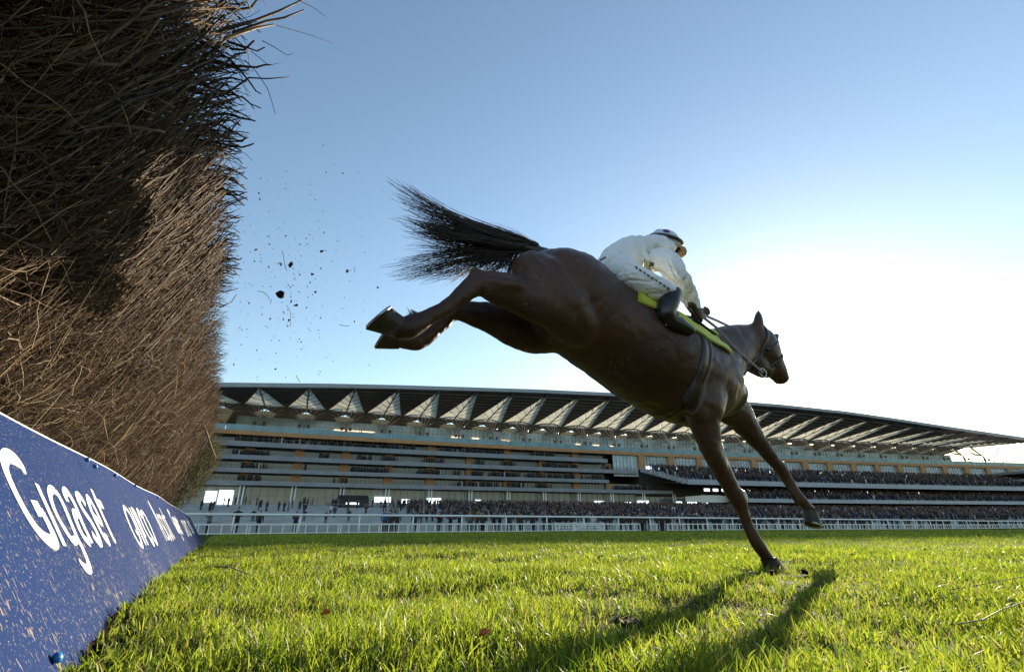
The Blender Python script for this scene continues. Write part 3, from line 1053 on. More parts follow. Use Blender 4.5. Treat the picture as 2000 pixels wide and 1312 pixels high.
def stroke(mb, pts, w):
    """flat vinyl stroke along a polyline in board coordinates, pts (s, y), widths per point"""
    pts = [Vector((p[0], p[1], 0)) for p in pts]
    if len(pts) > 2:                    # smooth
        out = []
        ws = []
        n = len(pts)
        wl = w if hasattr(w, '__len__') else [w] * n
        for i in range(n - 1):
            p0, p1, p2, p3 = pts[max(i - 1, 0)], pts[i], pts[i + 1], pts[min(i + 2, n - 1)]
            for k in range(6):
                t_ = k / 6
                out.append(.5 * ((2 * p1) + (p2 - p0) * t_ + (2 * p0 - 5 * p1 + 4 * p2 - p3) * t_ ** 2 + (3 * p1 - p0 - 3 * p2 + p3) * t_ ** 3))
                ws.append(wl[i] + (wl[i + 1] - wl[i]) * t_)
        out.append(pts[-1]); ws.append(wl[-1])
        pts = out
    else:
        ws = w if hasattr(w, '__len__') else [w] * 2
    V = []
    for i, p in enumerate(pts):
        t_ = (pts[min(i + 1, len(pts) - 1)] - pts[max(i - 1, 0)]).normalized()
        nn = Vector((-t_.y, t_.x, 0)) * ws[i] / 2
        z = LIFT + .004 * math.sin(p.x * 3.1)
        for q in (p + nn, p - nn): V.append((q.x, q.y, z))
        for q in (p - nn, p + nn): V.append((q.x, q.y, z - .0012))
    n = len(pts)
    Fc = [(i * 4 + j, i * 4 + (j + 1) % 4, (i + 1) * 4 + (j + 1) % 4, (i + 1) * 4 + j) for i in range(n - 1) for j in range(4)] + [(0, 3, 2, 1), ((n - 1) * 4, (n - 1) * 4 + 1, (n - 1) * 4 + 2, (n - 1) * 4 + 3)]
    mb.add(V, Fc)


def c1(x, y): return pix_board(x * .20586, 860 + y * .20586)     # traced from the word on the board
def c2(x, y): return pix_board(210 + x * .1, 960 + y * .1)


WORD1 = {
    "G": [([(245, 305), (222, 245), (180, 190), (120, 150), (60, 150), (58, 260), (150, 480), (280, 720), (400, 880), (505, 955), (530, 920), (470, 780), (395, 640)], [.012, .03, .036, .036, .03, .028, .026, .028, .03, .034, .032, .028, .026]),
          ([(338, 635), (400, 640)], .034)],
    "i": [([(362, 405), (628, 990)], .022)],
    "g": [([(545, 478), (500, 455), (490, 520), (545, 680), (640, 850), (705, 940), (735, 930)], .022),
          ([(545, 478), (610, 590), (740, 900), (800, 1020), (852, 1150), (860, 1210), (820, 1195), (762, 1120)], [.024, .024, .024, .024, .024, .024, .024, .01])],
    "a": [([(655, 570), (625, 500), (650, 480), (720, 600), (800, 790), (885, 965)], .026),
          ([(745, 690), (718, 690), (750, 790), (810, 910), (860, 960)], .026)],
    "s": [([(815, 600), (765, 525), (745, 540), (790, 640), (880, 780), (940, 900), (950, 965), (885, 880)], .028)],
    "e": [([(880, 690), (960, 775), (900, 640), (845, 545), (845, 590), (900, 730), (980, 890), (1030, 960), (1000, 880)], .026)],
    "t": [([(866, 465), (960, 680), (1060, 900), (1095, 965)], .026), ([(905, 580), (965, 610)], .03)],
}
WORD2 = {
    "Q": [([(290, 300), (312, 420), (420, 700), (560, 980), (640, 1070), (610, 930), (500, 640), (390, 420), (300, 310)], .022), ([(515, 775), (590, 880)], .02)],
    "I": [([(392, 325), (720, 1050)], .024)],
    "P": [([(440, 335), (765, 1045)], .026), ([(445, 340), (520, 430), (640, 720), (705, 860), (655, 770)], .024)],
    "C": [([(665, 520), (610, 410), (570, 375), (600, 490), (710, 750), (860, 1015), (865, 980), (830, 900)], .026)],
    "O": [([(660, 390), (670, 480), (790, 760), (940, 1000), (930, 920), (810, 620), (700, 420), (660, 390)], .024)],
}
words = []
for W, fn in ((WORD1, c1), (WORD2, c2)):
    L = {}
    for ch, strokes in W.items():
        L[ch] = [([fn(*p) for p in ps], w) for ps, w in strokes]
    words.append(L)
# the lower case word after those, on a 0..1 grid (x advance .16)
ASC = {"A": [([(0, 0), (.045, .26)], .024), ([(.045, .26), (.10, 0)], .024), ([(.02, .085), (.08, .085)], .02)],
       "s": [([(.20, .15), (.165, .17), (.145, .14), (.165, .10), (.20, .06), (.185, .01), (.14, .015)], .02)],
       "c": [([(.30, .14), (.265, .17), (.235, .09), (.26, .0), (.30, .03)], .022)],
       "o": [([(.38, .17), (.345, .09), (.38, .0), (.42, .09), (.38, .17)], .022)],
       "t": [([(.47, .23), (.47, .05), (.51, .0)], .024), ([(.44, .165), (.52, .165)], .02)]}


def place(W, ds, dy=0., sx=1., only=None):
    for ch, strokes in W.items():
        mb = MB()
        for ps, w in strokes: stroke(mb, [(p[0] * sx + ds, p[1] + dy) for p in ps], w)
        mb.build("letter", MT["wletter"], board)


place(words[0], 0); place(words[1], 0)
place(ASC, 3.62, .145, 1.15)
place(words[0], 3.55, .0); place(words[1], 3.65, 0); place(ASC, 7.35, .16, 1.1)

fence = empty("steeplechase_fence", fpt(2.5, -.7, 0))
tag(fence, "tall birch brush steeplechase fence towering on the left above the blue board", "steeplechase fence")
finv = Matrix.Translation(-fence.location)
S0, S1 = -1.8, 6.05
BZ, BO, TZ, TO = .40, -.50, 1.30, -.185     # foot of the brush, overhanging top edge


def face(s, f):   # f 0 bottom .. 1 top edge: (o, z)
    e = max(0, (s - 5.6))
    bulge = .05 * math.sin(f * math.pi)
    return BO + (TO - BO) * f + bulge * .6, BZ - .12 + (TZ - BZ + .12) * f


# dense core
NSg, NP = 60, 16
V, Fc = [], []
for i in range(NSg + 1):
    s = S0 + (S1 - .08 - S0) * i / NSg
    prof = [(face(s, f)[0] - .15, face(s, f)[1]) for f in np.linspace(0, .96, 8)] + [(-.35, 1.33), (-.6, 1.38), (-.85, 1.36), (-1.1, 1.2), (-1.25, .8), (-1.35, .4), (-1.38, .05), (-.62, .02)]
    for o_, z in prof:
        p = fpt(s, o_, z)
        d = noise.noise(p * 6) * .04 + noise.noise(p * 17) * .02
        V.append(p + DN * d)
k = 16
for i in range(NSg):
    for j in range(k):
        a, b_ = i * k + j, i * k + (j + 1) % k
        Fc.append((a, b_, b_ + k, a + k))
Fc += [tuple(range(k)), tuple(NSg * k + j for j in reversed(range(k)))]
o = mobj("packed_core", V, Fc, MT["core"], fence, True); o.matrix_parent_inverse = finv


def twigs(n, s_fn, f_fn, out_fn, len_fn, rad_fn, c_lo, c_hi, name, endface=False, kp=4, wild=.35):
    s = s_fn(n); f = f_fn(n)
    o_ = BO + (TO - BO) * f + .03 * np.sin(f * math.pi)
    z = BZ - .12 + (TZ - BZ + .12) * f
    df, dn, uz = np.array(DF), np.array(DN), np.array([0, 0, 1.])
    inset = rng.uniform(.0, .20, n) + .06 * (.5 + .5 * np.sin(s * 7.3 + 3 * f) * np.sin(f * 17 + s * 2.9))
    if endface:
        depth = rng.uniform(0, 1., n)
        P0 = df * (S1 - .1) + dn * (o_ - depth)[:, None] + uz * z[:, None]
        D = df * 1. + uz * rng.uniform(.2, 1.2, n)[:, None] + dn * rng.uniform(-.3, .6, n)[:, None]
    else:
        P0 = df * s[:, None] + dn * (o_ - inset)[:, None] + uz * z[:, None]
        D = uz * 1. + dn * out_fn(n, f)[:, None]
    D = D + rng.normal(0, wild, (n, 3))
    D /= np.linalg.norm(D, axis=1, keepdims=True)
    Ln = len_fn(n)
    t_ = np.linspace(0, 1, kp)
    side = rng.normal(0, 1, (n, 3)); side -= D * (side * D).sum(1, keepdims=True)
    cv = rng.uniform(-.16, .16, n) * Ln
    P = P0[:, None, :] + D[:, None, :] * (t_[None, :, None] * Ln[:, None, None]) + side[:, None, :] * (cv[:, None] * np.sin(t_ * math.pi)[None, :] * .6)[:, :, None]
    P += rng.normal(0, .006, P.shape) * (t_[None, :, None])
    # keep the brush from growing far beyond its clipped face
    off = P @ dn
    lim = (BO + (TO - BO) * np.clip((P[:, :, 2] - BZ + .12) / (TZ - BZ + .12), 0, 1.15)) - .012 + rng.exponential(.006, n)[:, None] + np.where(s < .9, .02, -.006)[:, None]
    over = np.maximum(off - lim, 0) * .85
    P -= over[:, :, None] * dn
    P[:, :, 2] -= np.maximum(P[:, :, 2] - TZ, 0) * np.where(s < .9, .75, .95)[:, None]
    R = rad_fn(n)[:, None] * np.linspace(1., .45, kp)[None]
    V, Fq = tubes_np(P, R, 3)
    c = c_lo + (c_hi - c_lo) * (rng.uniform(0, 1, (n, 1)) ** 1.6)
    C = np.repeat(c[:, None, :], kp * 3, 1)
    tip = rng.uniform(0, 1, n) < .12
    C[tip, -3:] = np.array([.42, .33, .22])
    o = mobj(name, V, Fq, MT["twig"], fence, colr=C.reshape(-1, 3)); o.matrix_parent_inverse = finv
    tag(o, kind="stuff")
    return o


U = rng.uniform
dk, lt = np.array([.038, .025, .018]), np.array([.17, .112, .07])
gd, gl = np.array([.030, .017, .009]), np.array([.19, .112, .055])
# upper, coarse dark stems close to the camera
twigs(9000, lambda n: U(-1.2, 2.6, n), lambda n: U(.35, 1.0, n), lambda n, f: U(.5, 2.2, n), lambda n: U(.10, .36, n), lambda n: U(.0009, .0024, n), dk, lt, "upper_twigs", wild=.5)
twigs(900, lambda n: U(-.6, 2.4, n), lambda n: U(.45, 1.0, n), lambda n, f: U(.6, 2., n), lambda n: U(.2, .45, n), lambda n: U(.003, .0055, n), dk * .8, lt * .8, "thick_stems", kp=6, wild=.25)
# lower and farther, fine golden tips
twigs(16000, lambda n: U(.3, S1, n) , lambda n: U(.02, .8, n), lambda n, f: U(.5, 2., n), lambda n: U(.06, .20, n), lambda n: U(.0007, .0016, n), gd, gl, "lower_twigs", wild=.75)
twigs(9000, lambda n: U(2.2, S1, n), lambda n: U(.4, 1., n), lambda n, f: U(.4, 1.8, n), lambda n: U(.08, .24, n), lambda n: U(.001, .0022, n), gd, gl, "far_twigs", wild=.6)
twigs(3500, lambda n: U(0, 1, n), lambda n: U(.02, .98, n), None, lambda n: U(.1, .3, n), lambda n: U(.001, .0022, n), gd * .9, gl * .8, "end_twigs", endface=True, wild=.35)
# stray long bent twigs across the face
twigs(1300, lambda n: U(.4, 5.5, n), lambda n: U(.0, .75, n), lambda n, f: U(-.6, 2.2, n), lambda n: U(.15, .42, n), lambda n: U(.0010, .0020, n), np.array([.22, .16, .10]), np.array([.45, .34, .22]), "stray_twigs", kp=7, wild=.9)
# ragged top tips
nt_ = 2600
s = U(-1., S1, nt_)
P0 = np.array(DF) * s[:, None] + np.array(DN) * (TO - .02 - U(.0, .25, nt_))[:, None] + np.array([0, 0, 1.]) * (TZ - U(0, .12, nt_))[:, None]
D = np.array(DN) * np.where(s < .95, U(0, .9, nt_), U(-.7, .02, nt_))[:, None] + np.array([0, 0, 1.]) * U(.5, 1., nt_)[:, None] + rng.normal(0, .25, (nt_, 3))
D /= np.linalg.norm(D, axis=1, keepdims=True)
Ln = np.where(s < .95, U(.03, .11, nt_), U(.012, .04, nt_))
tt = np.linspace(0, 1, 4)
P = P0[:, None] + D[:, None] * (tt[None, :, None] * Ln[:, None, None]) + rng.normal(0, .004, (nt_, 4, 3))
V, Fq = tubes_np(P, U(.001, .0024, nt_)[:, None] * np.linspace(1, .5, 4)[None], 3)
C = np.repeat((dk + (lt - dk) * U(0, 1, (nt_, 1)))[:, None], 12, 1)
o = mobj("top_twigs", V, Fq, MT["twig"], fence, colr=C.reshape(-1, 3)); o.matrix_parent_inverse = finv; tag(o, kind="stuff")
# single branches one can point at
br_m = mat("bare_branch", (.06, .04, .032), .7, .3, 30.)
br_p = mat("pale_branch", (.28, .20, .13), .7, .3, 30.)


def branch(pix, Y, r, m_, c=None):
    mb = MB()
    P = [at(x, y, Y + dy) for x, y, dy in pix]
    mb.tube(P, list(np.linspace(r, r * .45, len(P))), 5)
    o = mb.build("branch", m_, fence, True); o.matrix_parent_inverse = finv


branch([(440, 185, -.02), (486, 152, 0), (520, 154, 0), (566, 151, .01)], .95, .0028, br_m)
branch([(430, 60, -.05), (500, 40, 0), (545, 22, 0), (592, 0, 0)], .80, .0045, br_m)
branch([(455, 65, -.05), (520, 42, 0), (555, 35, 0), (594, 20, 0)], .82, .004, br_m)
branch([(440, 75, -.05), (500, 55, 0), (535, 48, 0)], .80, .0042, br_p)
branch([(478, 118, -.03), (500, 140, 0), (522, 172, 0), (530, 195, 0), (538, 224, 0)], .90, .0013, br_m)
branch([(540, 50, 0), (575, 60, 0), (610, 70, 0), (652, 86, 0)], .85, .0010, br_p)
branch([(580, 0, 0), (610, 14, 0), (638, 34, 0)], .8, .0009, br_m)
branch([(512, 80, 0), (535, 92, 0), (560, 108, 0), (575, 105, 0)], .85, .0012, br_m)
branch([(490, 100, 0), (525, 128, 0), (552, 122, 0)], .88, .0011, br_m)
branch([(0, 45, .1), (90, 35, .02), (140, 28, 0), (190, 25, -.01)], .62, .0042, br_p)
branch([(60, 205, .1), (150, 240, .03), (240, 245, 0), (320, 258, .0)], .66, .004, br_p)
branch([(395, 825, .0), (405, 848, 0), (412, 870, 0), (421, 892, 0)], 4.3, .010, br_p)
branch([(435, 570, -.05), (448, 568, 0), (466, 563, 0)], 1.9, .003, br_m)
branch([(430, 600, -.05), (452, 590, 0), (462, 575, 0)], 1.9, .003, br_m)
# greener tail end of the fence beyond
n = 8000
f = U(0, 1, n)
z = .15 + f * .98
ww = .62 * np.sqrt(np.clip(1 - (2 * f - .9) ** 2 * .8, .05, 1))
P0 = np.array(DF) * (S1 + U(.0, .7, n) * (.55 + .45 * np.sin(f * 3.1)))[:, None] + np.array(DN) * (-.66 + (f - .6) * .5 + ww * .8 * U(-1, 1, n))[:, None] + np.array([0, 0, 1.]) * z[:, None]
D = rng.normal(0, .5, (n, 3)) + np.array([0, 0, 1.]) + np.array(DN) * .4
D /= np.linalg.norm(D, axis=1, keepdims=True)
P = P0[:, None] + D[:, None] * (np.linspace(0, 1, 4)[None, :, None] * U(.08, .2, n)[:, None, None])
V, Fq = tubes_np(P, U(.0015, .003, n)[:, None] * np.linspace(1, .5, 4)[None], 3)
C = np.repeat((np.array([.06, .055, .02]) + (np.array([.2, .17, .07]) - np.array([.06, .055, .02])) * U(0, 1, (n, 1)))[:, None], 12, 1)
o = mobj("wing_brush", V, Fq, MT["twig"], fence, colr=C.reshape(-1, 3)); o.matrix_parent_inverse = finv; tag(o, kind="stuff")

# mud and clods at the foot of the board
V, Fc = [], []
n = 160
for i in range(n + 1):
    s = -1.5 + 10.4 * i / n
    w = .012 + .016 * noise.noise(Vector((s * 5, 0, 0))) + .02 * noise.noise(Vector((s * 19, 3, 0)))
    for j, q in enumerate((-.02, w * .4, w, w + .03)):
        p = fpt(s, OB + q, 0)
        zz = float(ground_h(p.x, p.y))
        V.append((p.x, p.y, zz + (.004, .006, .000, -.012)[j] + .008 * noise.noise(p * 30)))
for i in range(n):
    for j in range(3):
        a = i * 4 + j
        Fc.append((a, a + 1, a + 5, a + 4))
o = mobj("mud_strip", V, Fc, MT["mud"], smooth=True); tag(o, "dark mud along the foot of the blue board", "mud", kind="stuff")


def clod_data(name, seed, mats, r=1., squash=.6):
    mb = MB(); mb.ball((0, 0, 0), (1, .8, squash), 8, 6)
    rr = random.Random(seed)
    V = [Vector(v) * (1 + .55 * noise.noise(Vector(v) * 1.6 + Vector((seed, 0, 0))) + .25 * noise.noise(Vector(v) * 4 + Vector((0, seed, 0)))) * r for v in mb.V]
    return mesh_data(name, V, mb.F, mats)


cl_me = [clod_data("clod", i * 3.3, MT["mud"]) for i in range(5)]
Vs, Fs = [], []
base_mb = MB(); base_mb.ball((0, 0, 0), 1, 5, 4)
for i in range(260):
    s = random.uniform(.6, 8.5); p = fpt(s, OB + random.uniform(.0, .075), 0)
    r = random.uniform(.003, .012)
    mm = MB(); mm.ball((p.x, p.y, float(ground_h(p.x, p.y)) + .012), (r, r * random.uniform(.6, 1.2), r * .7), 5, 4)
    b0 = sum(len(v) for v in Vs)
    Vs.append(mm.V); Fs += [tuple(i_ + b0 for i_ in f_) for f_ in mm.F]
o = mobj("mud_crumbs", [v for vs in Vs for v in vs], Fs, MT["mud"]); tag(o, "crumbs of dark mud below the blue board", "mud", kind="stuff")

# ------------------------------------------------------------------ horse
HA = math.radians(25)
HD = Vector((math.cos(HA), math.sin(HA), 0))
HL = Vector((-math.sin(HA), math.cos(HA), 0))          # far (left) side of the horse
HOOF = ground_at(1508, 1103)
PL0 = HOOF.dot(HL) + .13


def HP(px, py, c=0.):
    d = ray(px, py)
    return CAM + d * ((PL0 + c - CAM.dot(HL)) / d.dot(HL))


def depth(P): return (P - CAM).dot(fw)


def loft(mb, chain, side=HL, n=18, mi=0, subdiv=4, kN=1.0, caps=.8):
    """chain: (px, py, radius in px, lateral radius in m or None, c)"""
    C = []
    for px, py, rp, lat, c in chain:
        P = HP(px, py, c); r = rp * depth(P) / F * kN
        C.append((P, r, r if lat is None else lat))
    loft3(mb, C, side, n, mi, subdiv, caps)


def loft3(mb, C, side=HL, n=18, mi=0, subdiv=4, caps=.8):
    pts = []
    m_ = len(C)
    for i in range(m_ - 1):
        for k in range(subdiv):
            t_ = k / subdiv
            q = []
            for j in range(3):
                p0, p1, p2, p3 = C[max(i - 1, 0)][j], C[i][j], C[i + 1][j], C[min(i + 2, m_ - 1)][j]
                q.append(.5 * ((2 * p1) + (p2 - p0) * t_ + (2 * p0 - 5 * p1 + 4 * p2 - p3) * t_ ** 2 + (3 * p1 - p0 - 3 * p2 + p3) * t_ ** 3))
            pts.append(q)
    pts.append(list(C[-1]))
    # rounded caps
    T0 = (pts[0][0] - pts[1][0]).normalized(); T1 = (pts[-1][0] - pts[-2][0]).normalized()
    def cap(p, T):
        r = min(p[1], p[2]) * caps
        return [[p[0] + T * r * math.sin(a), p[1] * math.cos(a) + .0005, p[2] * math.cos(a) + .0005] for a in (.45, .9, 1.25, 1.5)]
    pts = cap(pts[0], T0)[::-1] + pts + cap(pts[-1], T1)
    V, Fc = [], []
    N = None
    for i, (p, rN, rL) in enumerate(pts):
        T = (pts[min(i + 1, len(pts) - 1)][0] - pts[max(i - 1, 0)][0]).normalized()
        if side is not None:
            N = side.cross(T)
            if N.length < .05: N = T.orthogonal()
            N.normalize()
        else:
            N = (T.orthogonal() if N is None else N - T * N.dot(T)).normalized()
        B = T.cross(N)
        for k in range(n):
            a = 2 * math.pi * k / n
            V.append(p + N * (rN * math.cos(a)) + B * (rL * math.sin(a)))
    for i in range(len(pts) - 1):
        for k in range(n):
            a, b_ = i * n + k, i * n + (k + 1) % n
            Fc.append((a, b_, b_ + n, a + n))
    Fc.append(tuple(range(n - 1, -1, -1))); Fc.append(tuple((len(pts) - 1) * n + k for k in range(n)))
    mb.add(V, Fc, mi)


def fuse(mb, name, mats, voxel, smooth=5, fac=.5, parent=None):
    """one continuous surface out of overlapping limbs"""
    me = mb.data("tmp", mats)
    ob = bpy.data.objects.new("tmp", me); col.objects.link(ob)
    md = ob.modifiers.new("r", 'REMESH'); md.mode = 'VOXEL'; md.voxel_size = voxel; md.use_smooth_shade = True
    ms = ob.modifiers.new("s", 'SMOOTH'); ms.factor = fac; ms.iterations = smooth
    dg = bpy.context.evaluated_depsgraph_get()
    me2 = bpy.data.meshes.new_from_object(ob.evaluated_get(dg))
    me2.name = name
    bpy.data.objects.remove(ob); bpy.data.meshes.remove(me)
    me2.polygons.foreach_set("use_smooth", np.ones(len(me2.polygons), dtype=bool))
    if not me2.materials:
        for m_ in (mats if isinstance(mats, (list, tuple)) else [mats]): me2.materials.append(m_)
    return link(name, me2, parent)


def wrinkle(o, amp, sx, sy, sz, seed=0.):
    me = o.data
    n_ = len(me.vertices)
    co = np.empty(n_ * 3, dtype=np.float32); me.vertices.foreach_get("co", co); co = co.reshape(-1, 3)
    no = np.empty(n_ * 3, dtype=np.float32); me.vertex_normals.foreach_get("vector", no); no = no.reshape(-1, 3)
    d = np.empty(n_, dtype=np.float32)
    for i in range(n_):
        p = Vector(co[i])
        w_ = noise.noise(p * 5 + Vector((seed, 0, 0))) * .08
        q = Vector(((p.x + w_) * sx, (p.y - w_) * sy, (p.z + w_) * sz))
        v = abs(noise.noise(q + Vector((seed, 3, 1)))); v2 = abs(noise.noise(q * 2.1 + Vector((1, seed, 7))))
        d[i] = min(v * 3.2, 1.) * .7 + min(v2 * 3., 1.) * .3 - .75
    me.vertices.foreach_set("co", (co + no * (d * amp)[:, None]).ravel()); me.update()


horse = empty("horse", (HOOF.x, HOOF.y, 0))
tag(horse, "dark bay racehorse landing on one foreleg after jumping the fence", "horse")
hinv = Matrix.Translation(-horse.location)
hb = MB()
TRUNK = [(1022, 532, 38, .13, 0), (1050, 548, 68, .23, 0), (1095, 577, 92, .275, 0), (1150, 620, 93, .26, 0), (1210, 662, 92, .275, 0), (1270, 700, 97, .29, 0), (1330, 733, 95, .27, 0), (1385, 757, 82, .23, 0), (1414, 774, 42, .15, 0)]
loft(hb, TRUNK, n=28)
# quarters
loft(hb, [(1030, 530, 40, .12, -.10), (1075, 560, 62, .13, -.13), (1105, 600, 58, .12, -.15)], n=20)
loft(hb, [(1035, 540, 40, .12, .10), (1075, 575, 60, .13, .13), (1090, 620, 55, .12, .15)], n=20)
# near hind leg
loft(hb, [(1135, 635, 50, .12, -.10), (1095, 598, 62, .12, -.14), (1062, 588, 52, .10, -.15), (1010, 574, 41, .078, -.14), (965, 560, 34, .058, -.13), (936, 552, 25, .045, -.12), (905, 575, 20, .038, -.12), (872, 600, 17, .034, -.12), (840, 618, 17, .034, -.12), (815, 632, 23, .042, -.12), (795, 640, 24, .042, -.12), (775, 644, 20, .042, -.12)])
hb.ball(HP(930, 541, -.12), (.035, .04, .045), 10, 8)
hb.ball(HP(926, 534, -.12), (.026, .028, .028), 10, 8)
hb.ball(HP(899, 601, .12), (.026, .028, .028), 10, 8)
# far hind leg
loft(hb, [(1085, 640, 52, .12, .13), (1045, 659, 33, .10, .14), (1005, 638, 42, .08, .13), (960, 621, 34, .06, .13), (918, 611, 26, .045, .12), (888, 608, 20, .04, .12), (862, 628, 19, .036, .12), (838, 650, 19, .036, .12), (818, 661, 24, .042, .12), (798, 661, 24, .042, .12), (775, 658, 20, .042, .12)])
# shoulder and near foreleg
loft(hb, [(1370, 730, 60, .10, -.14), (1374, 790, 44, .10, -.15), (1376, 830, 31, .075, -.14), (1389, 872, 23, .06, -.13), (1406, 912, 19.5, .05, -.13), (1424, 945, 16.5, .042, -.13), (1440, 974, 17.5, .043, -.13), (1451, 998, 13, .034, -.13), (1462, 1024, 10.5, .028, -.13), (1474, 1049, 11, .028, -.13), (1484, 1068, 14, .033, -.13), (1492, 1081, 12, .031, -.13), (1500, 1091, 12, .034, -.13)])
# far foreleg
loft(hb, [(1402, 772, 44, .10, .12), (1440, 808, 33, .085, .13), (1466, 843, 21, .065, .13), (1486, 868, 16.5, .05, .13), (1505, 892, 13.5, .042, .13), (1526, 917, 12, .04, .13), (1540, 937, 10.5, .032, .13), (1555, 961, 10, .030, .13), (1565, 976, 11, .034, .13), (1574, 986, 11, .032, .13), (1583, 996, 11, .034, .13)])
# neck and head
loft(hb, [(1375, 725, 72, .17, 0), (1405, 700, 62, .13, 0), (1430, 682, 50, .105, 0), (1452, 672, 42, .09, 0), (1468, 664, 34, .08, 0)])
loft(hb, [(1466, 660, 34, .09, 0), (1482, 674, 41, .10, .0), (1496, 694, 35, .09, 0), (1509, 714, 26, .068, .0), (1520, 730, 19, .058, .0), (1526, 739, 15, .055, 0)])
loft(hb, [(1460, 690, 26, .07, 0), (1474, 708, 21, .06, 0), (1496, 724, 16, .05, 0)])
loft(hb, [(1035, 515, 18, .05, -.18), (1068, 552, 34, .055, -.205), (1102, 600, 28, .05, -.205)], n=14)
loft(hb, [(1105, 505, 24, .06, -.12), (1130, 545, 34, .05, -.195), (1128, 590, 26, .05, -.195)], n=14)
loft(hb, [(1015, 560, 16, .035, -.20), (985, 553, 17, .03, -.185), (955, 545, 9, .02, -.165)], n=12)
loft(hb, [(1352, 690, 24, .05, -.17), (1364, 765, 30, .05, -.19), (1372, 815, 20, .04, -.18)], n=14)
loft(hb, [(1382, 845, 11, .03, -.17), (1398, 882, 13, .03, -.165), (1412, 922, 7, .02, -.155)], n=12)
loft(hb, [(1400, 690, 26, .05, -.10), (1425, 715, 20, .05, -.08), (1440, 735, 12, .04, -.05)], n=12)
loft(hb, [(1437, 982, 6, .018, -.13), (1449, 1012, 5.5, .016, -.13), (1461, 1042, 6.5, .018, -.13), (1472, 1064, 8, .02, -.13)], n=10)
loft(hb, [(1528, 930, 5.5, .017, .13), (1543, 958, 5, .016, .13), (1557, 980, 6, .018, .13)], n=10)
hb.ball(HP(1449, 972, -.13), (.034, .032, .045), 10, 8)
hb.ball(HP(1530, 912, .13), (.034, .03, .042), 10, 8)
for a_, b_ in (((898, 570), (845, 607)), ((880, 622), (838, 656))):       # tendons behind the hind cannons
    c_ = -.12 if a_[1] < 600 else .12
    loft(hb, [(a_[0], a_[1], 7, .018, c_), ((a_[0] + b_[0]) / 2, (a_[1] + b_[1]) / 2 - 3, 6, .016, c_), (b_[0], b_[1], 7, .018, c_)], n=10)
for c_, (bx, by), (tx_, ty_) in ((-.06, (1481, 648), (1482, 604)), (.085, (1503, 672), (1521, 652))):
    A_, B_ = HP(bx, by, c_), HP(tx_, ty_, c_)
    loft3(hb, [(A_, .036, .034), (A_.lerp(B_, .35), .038, .028), (A_.lerp(B_, .75), .026, .018), (B_, .006, .006)], HL, 12)
body = fuse(hb, "body", MT["horse"], .0105, 10, .5, horse)
body.matrix_parent_inverse = hinv
wrinkle(body, .006, 6, 6, 8, 4.)
dg = bpy.context.evaluated_depsgraph_get()
bvh = BVHTree.FromPolygons([v.co.copy() for v in body.data.vertices], [tuple(p.vertices) for p in body.data.polygons])


def hpart(mb, name, mats, parent=None, smooth=True, inv=None):
    o = mb.build(name, mats, parent or horse, smooth)
    if parent is None: o.matrix_parent_inverse = hinv
    elif inv is not None: o.matrix_parent_inverse = inv
    return o


# hooves: horn wall with the sole and shoe underneath
def hoof(top, toe_dir, sole_n, r=.052, h_=.085):
    """top: coronet centre; sole_n: direction the sole faces; toe_dir: where the toe points"""
    sole_n = sole_n.normalized(); toe = (toe_dir - sole_n * toe_dir.dot(sole_n)).normalized(); sd = sole_n.cross(toe)
    mb = MB()
    V, Fc = [], []
    n = 18
    for f, k_ in ((0, .78), (.25, .88), (.6, .97), (1., 1.1)):
        for j in range(n):
            a = 2 * math.pi * j / n
            rr = r * k_ * (1 if math.cos(a) > -.3 else .86)
            V.append(top + sole_n * h_ * f * (1 if math.cos(a) > 0 else .8 + .2 * f) + toe * (rr * math.cos(a) * 1.08 + h_ * .42 * f) + sd * rr * math.sin(a) * .95)
    for i in range(3):
        for j in range(n):
            a, b_ = i * n + j, i * n + (j + 1) % n
            Fc.append((a, b_, b_ + n, a + n))
    Fc += [tuple(range(n)), tuple(reversed(range(3 * n, 4 * n)))]
    mb.add(V, Fc)
    o = hpart(mb, "hoof", MT["hoof"])
    c_ = top + sole_n * (h_ + .003) + toe * h_ * .42
    mb = MB()
    mb.tube([c_ + toe * (r * 1.0 * math.cos(a)) + sd * (r * .92 * math.sin(a)) for a in np.linspace(-2.5, 2.5, 13)], .007, 6)
    hpart(mb, "horseshoe", MT["shoe"], o)
    return o


dn_ = lambda a, b_, c: (HP(*b_, c) - HP(*a, c)).normalized()
hoof(HP(1499, 1088, -.13), HD, (Vector((0, 0, -1)) + HD * .10), .050, .070)
hoof(HP(1580, 992, .13), (HD * 1.0 + Vector((0, 0, -.55))), Vector((0, 0, -1)) - HD * .38, .050, .085)
hoof(HP(782, 640, -.12), dn_((795, 640), (735, 655), -.12), dn_((800, 660), (775, 612), -.12) + dn_((795, 640), (735, 655), -.12) * .35 + HL * -.1, .062, .085)
hoof(HP(790, 664, .12), dn_((815, 668), (735, 660), .12), dn_((800, 690), (775, 630), .12) * .6 + dn_((815, 668), (735, 660), .12) * .8, .058, .09)
# ergot tufts on the hind fetlocks
mb = MB()
for i in range(26):
    p = HP(818 - random.uniform(0, 14), 616 + random.uniform(-3, 8), -.12 + random.uniform(-.03, .03))
    d = (HP(795, 600, -.12) - HP(815, 620, -.12)).normalized()
    mb.tube([p, p + d * random.uniform(.015, .03) + Vector((random.uniform(-.008, .008), 0, random.uniform(0, .012)))], [.003, .0008], 4)
hpart(mb, "fetlock_tuft", MT["hair"])
for sgn in (-1, 1):
    mb = MB(); mb.ball(HP(1497, 682, sgn * .075), .018, 10, 7); hpart(mb, "eye", MT["eye"])

# tail
strands, radii = [], []


